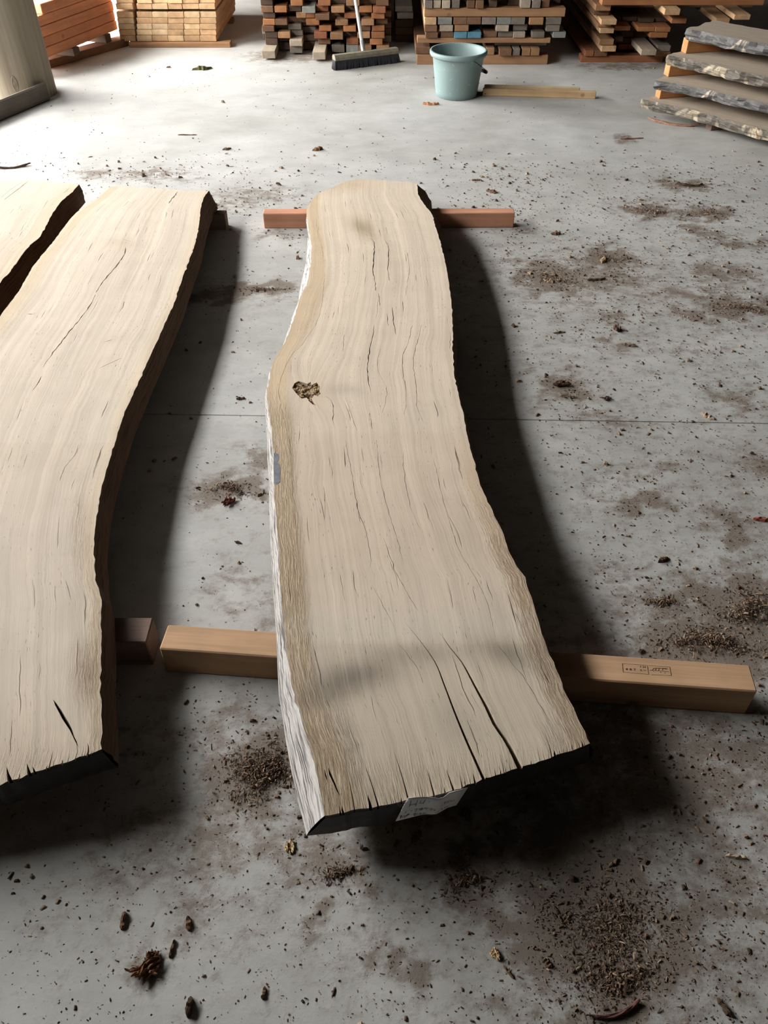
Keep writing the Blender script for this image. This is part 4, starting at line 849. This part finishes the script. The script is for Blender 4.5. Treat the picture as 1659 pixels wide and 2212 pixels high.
# ------------------------------------------------------------------ bucket
def lathe(prof, K=56, sx=1.0):
    V, F = [], []
    for r, z in prof:
        for i in range(K): a = 2 * math.pi * i / K; V.append((r * math.cos(a), r * math.sin(a), z))
    for k in range(len(prof) - 1):
        for i in range(K): F.append((k * K + i, k * K + (i + 1) % K, (k + 1) * K + (i + 1) % K, (k + 1) * K + i))
    return V, F, K
M_BUCK = NT('pale_teal_plastic'); _n = M_BUCK; _tc = _n.n('ShaderNodeTexCoord').outputs['Object']; _a = _n.noise(_tc, 9, 5, 0.6); _s = _n.noise(_n.map(_tc, (60, 60, 60)), 1, 2)
_c = _n.mix(_n.rng(_a, .4, .7, 0, .35), (0.205, 0.285, 0.28), (0.25, 0.295, 0.27)); _c = _n.mix(_n.rng(_s, .66, .72, 0, .5), _c, (0.6, 0.62, 0.6)); M_BUCK = _n.fin(_c, 0.5, None, 0.35)
B0 = at(986, 208); BH, RT, RB = 0.262, 0.178, 0.132
bc = empty('bucket', (B0[0], B0[1] + .03, 0)); tag(bc, 'pale teal plastic bucket standing in front of the timber stacks', 'bucket')
rt = lambda z: RB + (RT - .012 - RB) * z / BH
V, F, K = lathe([(0.001, .004), (RB - .012, .004), (RB - .006, 0), (RB, .004), (rt(.03), .03), (rt(.1), .1), (rt(.18), .18), (rt(BH - .035), BH - .035), (rt(BH - .03) + .003, BH - .032), (RT - .003, BH - .03), (RT + .003, BH - .02), (RT + .003, BH - .006), (RT - .001, BH), (RT - .012, BH), (RT - .017, BH - .01), (rt(.15) - .004, .15), (RB - .006, .012), (.001, .010)])
mesh_obj('shell', V, F, M_BUCK, bc, True)
M_WIRE = mat_plain('dark_wire', (0.05, 0.05, 0.05), 0.4, 0.1, metal=0.7); M_GRIP = mat_plain('black_grip', (0.02, 0.02, 0.02), 0.5, 0.1)
def tube(name, P, r, mat, parent=None, K=8):
    P = np.array(P, float); V, F = [], []
    for i, p in enumerate(P):
        t = P[min(i + 1, len(P) - 1)] - P[max(i - 1, 0)]; t /= np.linalg.norm(t); a = np.cross(t, (0.13, 0.2, 0.97) if abs(t[2]) < .9 else (1, 0, 0)); a /= np.linalg.norm(a); b = np.cross(t, a); rr = r[i] if np.ndim(r) else r
        for k in range(K): q = 2 * math.pi * k / K; V.append(p + rr * (a * math.cos(q) + b * math.sin(q)))
    for i in range(len(P) - 1):
        for k in range(K): F.append((i * K + k, i * K + (k + 1) % K, (i + 1) * K + (k + 1) % K, (i + 1) * K + k))
    F.append(tuple(range(K))[::-1]); F.append(tuple(range((len(P) - 1) * K, len(P) * K))); return mesh_obj(name, V, F, mat, parent, True)
# bail hanging down round the right side: from the front lug to the back lug
a0, a1 = math.radians(-62), math.radians(118); hz = BH - .028
arc = []
for t in np.linspace(0, 1, 25):
    an = a0 + (a1 - a0) * t; r_ = RT + .004 + .012 * math.sin(math.pi * t); arc.append((r_ * math.cos(an), r_ * math.sin(an), hz - 0.115 * math.sin(math.pi * t)))
bail = tube('bail', arc, .0022, M_WIRE, bc, 6); tube('grip', arc[10:15], .011, M_GRIP, bail, 10)
for an in (a0, a1):
    v, f = box_data(-.012, .012, -.004, .006, -.012, .012, .002); o = mesh_obj('lug', v, f, M_BUCK, bc); o.location = ((rt(hz) + .006) * math.cos(an), (rt(hz) + .006) * math.sin(an), hz); o.rotation_euler = (0, 0, an - math.pi / 2)

# ------------------------------------------------------------------ broom
g0, g1 = at(722, 153), at(858, 136); ctr = (g0 + g1) / 2; L = np.linalg.norm((g1 - g0)[:2]); ang = math.atan2(g1[1] - g0[1], g1[0] - g0[0])
br = empty('broom', (ctr[0], ctr[1] + .03, 0)); br.rotation_euler = (0, 0, ang); tag(br, 'push broom with dark bristles and a pale handle leaning on dark stack', 'broom')
def prism(prof, x0, x1):
    n = len(prof); V = [(x0, *p) for p in prof] + [(x1, *p) for p in prof]; F = [(i, (i + 1) % n, n + (i + 1) % n, n + i) for i in range(n)]; F += [tuple(range(n))[::-1], tuple(range(n, 2 * n))]; return V, F
V, F = prism([(-.024, .058), (.030, .058), (.034, .075), (.022, .092), (-.014, .092), (-.026, .076)], -L / 2, L / 2); mesh_obj('broom_head', V, F, mat_plain('broom_block', (0.20, 0.18, 0.13), 0.8, 0.3, 30), br)
V, F = [], []; random.seed(5)
for i in range(64):
    for j in range(6):
        x = -L / 2 + L * (i + .5) / 64; y = -.02 + .046 * (j + .5) / 6; dx, dy = random.uniform(-.006, .006) + (x / L) * .02, (y - .003) * .7 + random.uniform(-.005, .005); b = len(V)
        for (sx_, sy_) in ((-1, -1), (1, -1), (1, 1), (-1, 1)): V.append((x + sx_ * .0042, y + sy_ * .0042, .060))
        for (sx_, sy_) in ((-1, -1), (1, -1), (1, 1), (-1, 1)): V.append((x + dx + sx_ * .0042, y + dy + sy_ * .0042, random.uniform(0, .004)))
        F += [(b, b + 4, b + 5, b + 1), (b + 1, b + 5, b + 6, b + 2), (b + 2, b + 6, b + 7, b + 3), (b + 3, b + 7, b + 4, b), (b + 4, b + 7, b + 6, b + 5)]
o = mesh_obj('bristles', V, F, mat_plain('dark_bristle', (0.028, 0.027, 0.032), 0.7, 0.3, 90), br); o['kind'] = 'stuff'
bpy.context.view_layer.update()
p0 = aty(787, 124, ctr[1] + .03); p1 = aty(768, 0, ctr[1] + .25); dv = (p1 - p0) / np.linalg.norm(p1 - p0); inv = br.matrix_world.inverted()
loc = lambda p: np.array(inv @ Vector(p))
sh = p0 + dv * .11
hd = tube('handle', [loc(p0), loc(p0 + dv * .5), loc(p0 + dv * 1.3)], .0125, mat_plain('pale_handle', (0.60, 0.56, 0.52), 0.5, 0.1), br, 12)
tube('ferrule', [loc(p0 - dv * .012), loc(sh)], .0155, mat_plain('grey_metal_ferrule', (0.45, 0.46, 0.48), 0.35, 0.1, metal=0.6), br, 12)

# ------------------------------------------------------------------ loose timber by the bucket
s0, s1 = at(1042, 207), at(1286, 214)
beam('offcut_stick', s0, s1, .03, .042, (0.52, 0.36, 0.20), label='long tan stick on the floor to the right of the bucket', cat='offcut')
q0, q1 = at(1046, 191, .03), at(1252, 197, .03)
beam('offcut_stick', (q0[0], q0[1] + .0), (q1[0], q1[1]), .022, .05, (0.55, 0.42, 0.26), z0=0.02 * 0, label='thinner pale stick lying just behind the long tan stick', cat='offcut')

# ------------------------------------------------------------------ chips, bark and other loose pieces
def chip(name, px, py, lpx, wpx, ang, col, label, cat='wood chip', h=None, z=0.0, curl=0.0, seed=0, group='loose wood chips on the floor'):
    r_ = random.Random(seed * 7 + int(px) * 13 + int(py)); c = at(px, py, z); k = np.linalg.norm(at(px + 1, py, z) - c); Lw, Ww = lpx * k, wpx * k
    Hh = h or max(.004, min(.02, Ww * .45)); V, F = [], []
    def strand(L, W, H, ox, oy, oz, th, cv):
        n = 8; b = len(V); ct, st_ = math.cos(th), math.sin(th); sk = r_.uniform(-.5, .5) * W
        for i in range(n):
            t = i / (n - 1); e = (1 - abs(2 * t - 1) ** 4) ** .5 * .6 + .4; x0 = (t - .5) * L; yo = cv * L * (t - .5) ** 2 * 2
            a_, d_ = r_.uniform(.6, 1.3), r_.uniform(.6, 1.3); hh = H * (.6 + .4 * e) * r_.uniform(.6, 1.25); lift = abs(cv) * L * .12 * (2 * t - 1) ** 2
            for (y_, z_, xs_) in ((-W / 2 * e * a_, 0, sk), (-W * .33 * e * a_, hh * r_.uniform(.7, 1), sk * .6), (W * .05, hh * r_.uniform(.75, 1.1), 0), (W * .36 * e * d_, hh * r_.uniform(.5, 1), -sk * .6), (W / 2 * e * d_, 0, -sk)):
                x, y = x0 + (xs_ if i in (0, n - 1) else 0), yo + y_; V.append((ox + x * ct - y * st_, oy + x * st_ + y * ct, oz + lift + z_))
        for i in range(n - 1):
            for q in range(5): F.append((b + i * 5 + q, b + (i + 1) * 5 + q, b + (i + 1) * 5 + (q + 1) % 5, b + i * 5 + (q + 1) % 5))
        F.append(tuple(b + q for q in (4, 3, 2, 1, 0))); F.append(tuple(b + (n - 1) * 5 + q for q in range(5)))
    if name in ('bark_curl', 'bark_lump') and lpx > 18:          # torn shreds held together
        for q in range(11): strand(Lw * r_.uniform(.35, .95), Ww * r_.uniform(.14, .32), Hh * r_.uniform(.3, .6), r_.uniform(-.16, .16) * Lw, r_.uniform(-.36, .36) * Ww, r_.uniform(0, .5) * Hh, r_.uniform(-.55, .55), r_.uniform(-.6, .6) * (1 if curl else .3))
    elif name == 'bark_flake':                                    # layered fibres lying side by side
        for q in range(6): strand(Lw * r_.uniform(.6, 1.0) * (1 - .12 * abs(q - 2.5)), Ww * .24, Hh * r_.uniform(.5, .9), r_.uniform(-.08, .08) * Lw, (q - 2.5) * Ww * .17, 0, r_.uniform(-.08, .08), .1)
    else: strand(Lw, Ww, Hh, 0, 0, 0, 0, curl)
    o = mesh_obj(name, V, F, M_CHIP); o.location = (c[0], c[1], z + .0005); o.rotation_euler = (0, 0, ang); o.color = (*col, 1); tag(o, label, cat, group); return o
DKB, BRN, PAL_, RED, ORG = (.09, .06, .04), (.17, .11, .07), (.60, .47, .29), (.24, .10, .07), (.5, .24, .12)
CH_ = [('wood_offcut', 437, 150, 30, 16, .2, (.12, .11, .05), 'dark mossy offcut alone on the bright floor near the pale pack', .022),
       ('wood_offcut', 931, 226, 30, 10, -.05, ORG, 'small orange-brown offcut in front of the bucket', .018),
       ('bark_lump', 686, 324, 15, 12, .3, (.22, .12, .07), 'small brown bark lump on open floor beyond the centre slab', .02),
       ('wood_chip', 490, 323, 13, 9, .3, BRN, 'small dark chip left of the brown bark lump', .012),
       ('wood_sliver', 405, 292, 38, 4, 0, DKB, 'thin dark sliver lying flat on the bright floor', .004),
       ('bark_strip', 26, 363, 75, 9, .25, DKB, 'dark curved bark strip at the left border', .010),
       ('bark_lump', 1040, 205, 26, 12, -.1, DKB, 'dark brown lump against the foot of the bucket', .02),
       ('bark_strip', 1452, 270, 110, 9, -.42, (.34, .19, .13), 'long reddish stick in front of the right-hand slab pile', .012),
       ('bark_strip', 1490, 402, 50, 9, -.15, DKB, 'dark bark strip on the floor below right-hand slab pile', .010),
       ('wood_chip', 1030, 390, 22, 6, .1, BRN, 'brown chip just right of the centre slab far end', .008),
       ('wood_chip', 1062, 415, 24, 10, -.5, BRN, 'splintered brown chip beyond the reddish batten', .012),
       ('wood_chip', 1365, 300, 50, 5, .1, RED, 'thin red-brown splinters near the slab pile', .006),
       ('bark_flake', 626, 1830, 36, 20, -1.35, PAL_, 'pale cream bark flake in front of the black slab end', .010),
       ('bark_flake', 1068, 2062, 32, 15, -1.1, (.66, .48, .28), 'pale orange chip on the near floor', .010),
       ('wood_sliver', 1590, 1852, 44, 8, -.12, (.55, .44, .30), 'pale sliver near the right border below the stamped batten', .007),
       ('bark_curl', 316, 2098, 60, 34, .55, (.22, .11, .06), 'large red-brown bark curl on the near floor', .022),
       ('bark_curl', 326, 2072, 40, 26, 1.5, (.20, .12, .075), 'torn bark shred beside the large red-brown curl', .018),
       ('wood_chip', 267, 1990, 34, 13, -1.5, BRN, 'brown bark chip up and left of the large bark curl', .012),
       ('wood_chip', 408, 1997, 28, 12, -1.4, (.2, .12, .07), 'brown chip up and right of the large bark curl', .010),
       ('wood_chip', 410, 2176, 34, 15, 1.4, DKB, 'dark chunky chip at the bottom edge, left of middle', .016),
       ('wood_chip', 372, 2050, 34, 7, 1.45, BRN, 'narrow upright splinter right of the large bark curl', .008),
       ('wood_chip', 570, 2146, 24, 8, 1.4, BRN, 'short brown splinter on the near floor', .007),
       ('bark_curl', 494, 1087, 34, 18, .9, (.15, .055, .035), 'reddish curled bark in the gap between the slabs', .016),
       ('wood_chip', 515, 1173, 14, 6, -.3, DKB, 'small dark chip below the reddish curled bark', .006),
       ('wood_chip', 520, 862, 18, 8, .2, DKB, 'small dark chip left of the knot hole on the floor', .008),
       ('bark_lump', 1332, 714, 20, 22, 1.5, (.14, .085, .065), 'upright bark chunk on the right floor', .02),
       ('bark_lump', 1212, 832, 34, 26, .3, (.12, .075, .055), 'shaggy dark bark clump at the right of the slab shadow', .016),
       ('bark_lump', 1228, 858, 34, 14, -.4, (.2, .15, .11), 'ragged paler bark scrap below the dark clump', .010),
       ('bark_lump', 1310, 863, 22, 10, .2, (.18, .13, .1), 'small grey-brown bark scrap right of the dark clump', .010),
       ('wood_chip', 1528, 900, 24, 12, -.7, (.42, .32, .22), 'pale chip beside the floor joint', .010),
       ('wood_sliver', 1647, 1124, 40, 10, -.15, (.30, .10, .07), 'red wood sliver at the right border', .008),
       ('wood_chip', 1432, 1210, 20, 12, .4, DKB, 'dark crumb pair on the right floor above the stamped batten', .010),
       ('wood_chip', 1237, 1458, 12, 14, 1.2, (.42, .38, .34), 'pale crumb in the dark shadow beside the slab', .012),
       ('wood_chip', 1006, 1757, 15, 24, .1, (.17, .12, .09), 'bark chip on the floor right of the paper tag', .014),
       ('wood_chip', 856, 1822, 16, 10, .9, BRN, 'chip below the left corner of the paper tag', .008),
       ('wood_chip', 900, 1808, 26, 16, .8, BRN, 'dark chip heap below the paper tag', .012),
       ('wood_chip', 1004, 1848, 26, 14, -1.0, (.3, .24, .18), 'grey-brown chip on the floor below the black slab end', .010),
       ('wood_sliver', 1325, 1864, 28, 6, .6, (.36, .28, .2), 'tan splinter on the dusty near floor', .006),
       ('wood_chip', 1180, 2080, 26, 10, -.9, (.16, .11, .07), 'dark splinter right of the pale orange chip', .008),
       ('wood_chip', 1098, 2100, 30, 6, -.9, BRN, 'thin splinter trailing below the pale orange chip', .006),
       ('bark_strip', 1330, 2195, 120, 10, .25, (.17, .08, .07), 'curved purplish bark strip at the bottom edge', .010),
       ('wood_chip', 1564, 2178, 34, 11, -1.15, DKB, 'dark forked chip near the bottom right corner', .010),
       ('wood_chip', 1356, 558, 12, 8, 0, BRN, 'tiny brown chip on the right floor', .006),
       ('wood_chip', 1200, 506, 20, 14, .2, (.14, .09, .06), 'splintered chip just below the reddish batten right end', .012),
       ('wood_chip', 1303, 563, 24, 12, 1.0, (.36, .25, .16), 'light brown chip heap on the right floor', .012),
       ('wood_chip', 1184, 608, 20, 12, -.6, (.36, .27, .18), 'pale chip lying in the brown litter right of slab', .010),
       ('wood_chip', 1288, 605, 40, 8, .15, DKB, 'dark splinters among the brown litter right of slab', .008),
       ('wood_chip', 1360, 747, 30, 9, -.2, (.2, .15, .11), 'grey-brown splinters below the upright bark chunk', .008),
       ('wood_sliver', 1208, 719, 26, 6, .2, (.16, .12, .08), 'short brown sliver right of the slab shadow', .006),
       ('wood_chip', 680, 1600 - 0, 1, 1, 0, BRN, None, .01)]
for i, c in enumerate(CH_):
    if c[7] is None: continue
    chip(*c[:8], h=c[8], seed=i, curl=(.5 if 'curl' in c[0] else (.25 if 'strip' in c[0] else 0)))

def slivers(name, XY, size, mat, label, cat, zsc=0.0, asp=(1.2, 5.0)):
    n = len(XY); L_ = size * rng.uniform(.5, 1.6, n); W_ = L_ / rng.uniform(asp[0], asp[1], n); H_ = W_ * rng.uniform(.3, .9, n); a = rng.uniform(0, math.pi, n)
    til = rng.normal(0, .12 + (0.35 if np.ndim(zsc) else 0), n); base = np.array([(-1, -.5, 0), (1, -.35, 0), (.85, .5, 0), (-.9, .4, 0), (-.6, -.2, 1), (.6, -.3, 1), (.5, .3, .9), (-.55, .25, 1)]) * np.array([.5, 1, 1])
    V = base[None] * np.stack([L_, W_, H_], 1)[:, None, :]; V = V * rng.uniform(.8, 1.2, V.shape)
    V[:, :, 2] += V[:, :, 0] * np.sin(til)[:, None]; V[:, :, 2] -= V[:, :, 2].min(1)[:, None]
    ca, sa = np.cos(a)[:, None], np.sin(a)[:, None]; x = V[:, :, 0] * ca - V[:, :, 1] * sa; y = V[:, :, 0] * sa + V[:, :, 1] * ca
    z0 = zsc if np.ndim(zsc) else np.zeros(n)
    P = np.stack([x + XY[:, 0:1], y + XY[:, 1:2], V[:, :, 2] + z0[:, None] + .0003], -1).reshape(-1, 3)
    f = np.array([(4, 5, 6, 7), (0, 1, 5, 4), (1, 2, 6, 5), (2, 3, 7, 6), (3, 0, 4, 7)]); F = (np.arange(n)[:, None, None] * 8 + f[None]).reshape(-1, 4)
    o = mesh_obj(name, P, F, mat); o['kind'] = 'stuff'; o['label'] = label; o['category'] = cat; return o
rng = np.random.default_rng(21)
FOOT = [((-.512, 1.118), (.811, 1.002), .071), ((-.552, 3.585), (.597, 3.592), .055), ((-2.05, 1.14), (-.545, 1.136), .074), ((-2.05, 3.575), (-.722, 3.567), .058), ((-2.62, 4.33), (-2.128, 5.53), .024),
        (s0[:2], s1[:2], .03), (q0[:2], q1[:2], .022), (at(1535, 283)[:2], at(1535, 283)[:2] + .6 * np.array((math.cos(.314), math.sin(.314))), .055), ((-2.6, 5.6), (-2.1, 5.6), .3), ((-2.4, 6.1), (-1.85, 6.7), .5), ((-3, 6.38), (3, 6.30), 2), ((.29, 5.52), (.64, 5.52), .2), ((-.4, 6.12), (.2, 6.12), .4)]
def clear(XY, m=.012):
    k = np.ones(len(XY), bool)
    for a, b, wd in FOOT:
        a, b = np.array(a[:2], float), np.array(b[:2], float); L_ = np.linalg.norm(b - a); d = (b - a) / L_; u = (XY - a) @ d; v = (XY - a) @ np.array([-d[1], d[0]]); k &= ~((u > -m) & (u < L_ + m) & (v > -m) & (v < wd + m))
    return k
# loose crumbs over the whole floor, thicker where it is dirty
N = 330000; XY = np.stack([rng.uniform(-2.6, 2.6, N), .2 + rng.uniform(0, 1, N) ** 1.6 * 6.6], 1); d = dirt_shade_at(XY[:, 0], XY[:, 1]); pr_ = .035 + .14 * (XY[:, 1] < 1.15) + .10 * np.exp(-((XY[:, 1] - 3.9) / .5) ** 2) * (XY[:, 0] < .8) + .09 * (XY[:, 0] > .3) * (XY[:, 1] < 4.4) + np.clip(d, 0, 1) ** 1.6 * .9
pr_ *= np.where(XY[:, 1] > 4.6, .35, 1.0); pr_ *= np.where((XY[:, 0] > .5) & (XY[:, 1] < 4.6), 1.5, 1.0)
XY = XY[(rng.uniform(0, 1, N) < pr_) & clear(XY)]
sz = 0.0048 + .0012 * XY[:, 1]
slivers('wood_crumbs', XY, .85 * sz * rng.choice([.4, .6, .85, 1.3, 2.1], len(XY), p=[.42, .30, .19, .07, .02]), M_DEB, 'brown bark crumbs and sawdust scattered over the concrete floor', 'debris')
# thick heaps
def heap(px, py, rx, ry, n, hz, label, size=.007):
    c = at(px, py); ex = abs(at(px + rx, py)[0] - c[0]); ey = abs(at(px, py - ry)[1] - c[1]); n = int(n * 1.5); q = rng.normal(0, .55, (n, 2)) * rng.uniform(.3, 1.25, (n, 1)); q[:, 0] += .25 * np.sin(q[:, 1] * 4 + px); q[:, 1] += .25 * np.sin(q[:, 0] * 3 + py); XY = c[:2] + q * np.array([ex, ey])
    kk = clear(XY); XY, q, n = XY[kk], q[kk], int(kk.sum()); z = np.clip(1 - (q ** 2).sum(1) * 1.1, 0, 1) * hz * rng.uniform(.0, 1, n); slivers('sawdust_heap', XY, .62 * size * rng.choice([.6, 1, 1.5, 2.2], n, p=[.4, .35, .18, .07]), M_DEB, label, 'debris', z, (2.2, 7.0))
heap(562, 1665, 66, 58, 2000, .012, 'thick heap of bark shreds at the left side of the centre slab near end')
heap(1530, 1390, 100, 32, 1300, .012, 'band of bark shreds behind the stamped batten at the right')
heap(1620, 1320, 70, 36, 1100, .012, 'brown bark shreds at the right border above the stamped batten')
heap(1290, 2010, 150, 150, 2600, .002, 'wide thin spread of fine bark shreds on the near right floor', .0055)
heap(1340, 2110, 80, 40, 700, .004, 'thicker shreds near the bottom edge right of middle')
heap(500, 1058, 45, 16, 450, .008, 'brown shreds in the gap between the slabs')
heap(1605, 668, 60, 10, 450, .010, 'long streak of shreds at the right border')
heap(1190, 605, 60, 14, 420, .008, 'brown shreds right of the slab shadow')
heap(1310, 557, 40, 10, 260, .010, 'small shred heap right of the reddish batten')
heap(1410, 456, 40, 7, 260, .008, 'tan shreds on the floor below the slab pile')
heap(1530, 460, 40, 6, 220, .008, 'dark shreds right of the tan ones below the slab pile')
heap(730, 1885, 45, 18, 260, .005, 'dark crumbs in front of the black slab end')
heap(1000, 1905, 50, 40, 420, .005, 'bark crumbs on the near floor under the paper tag', .006)
heap(600, 120, 45, 6, 120, .03, 'dusty litter at the foot of the dark stack')
heap(560, 626, 60, 5, 260, .008, 'line of dark shreds left of the centre slab')
heap(1430, 1300, 40, 12, 300, .006, 'fine shreds on the floor above the stamped batten')
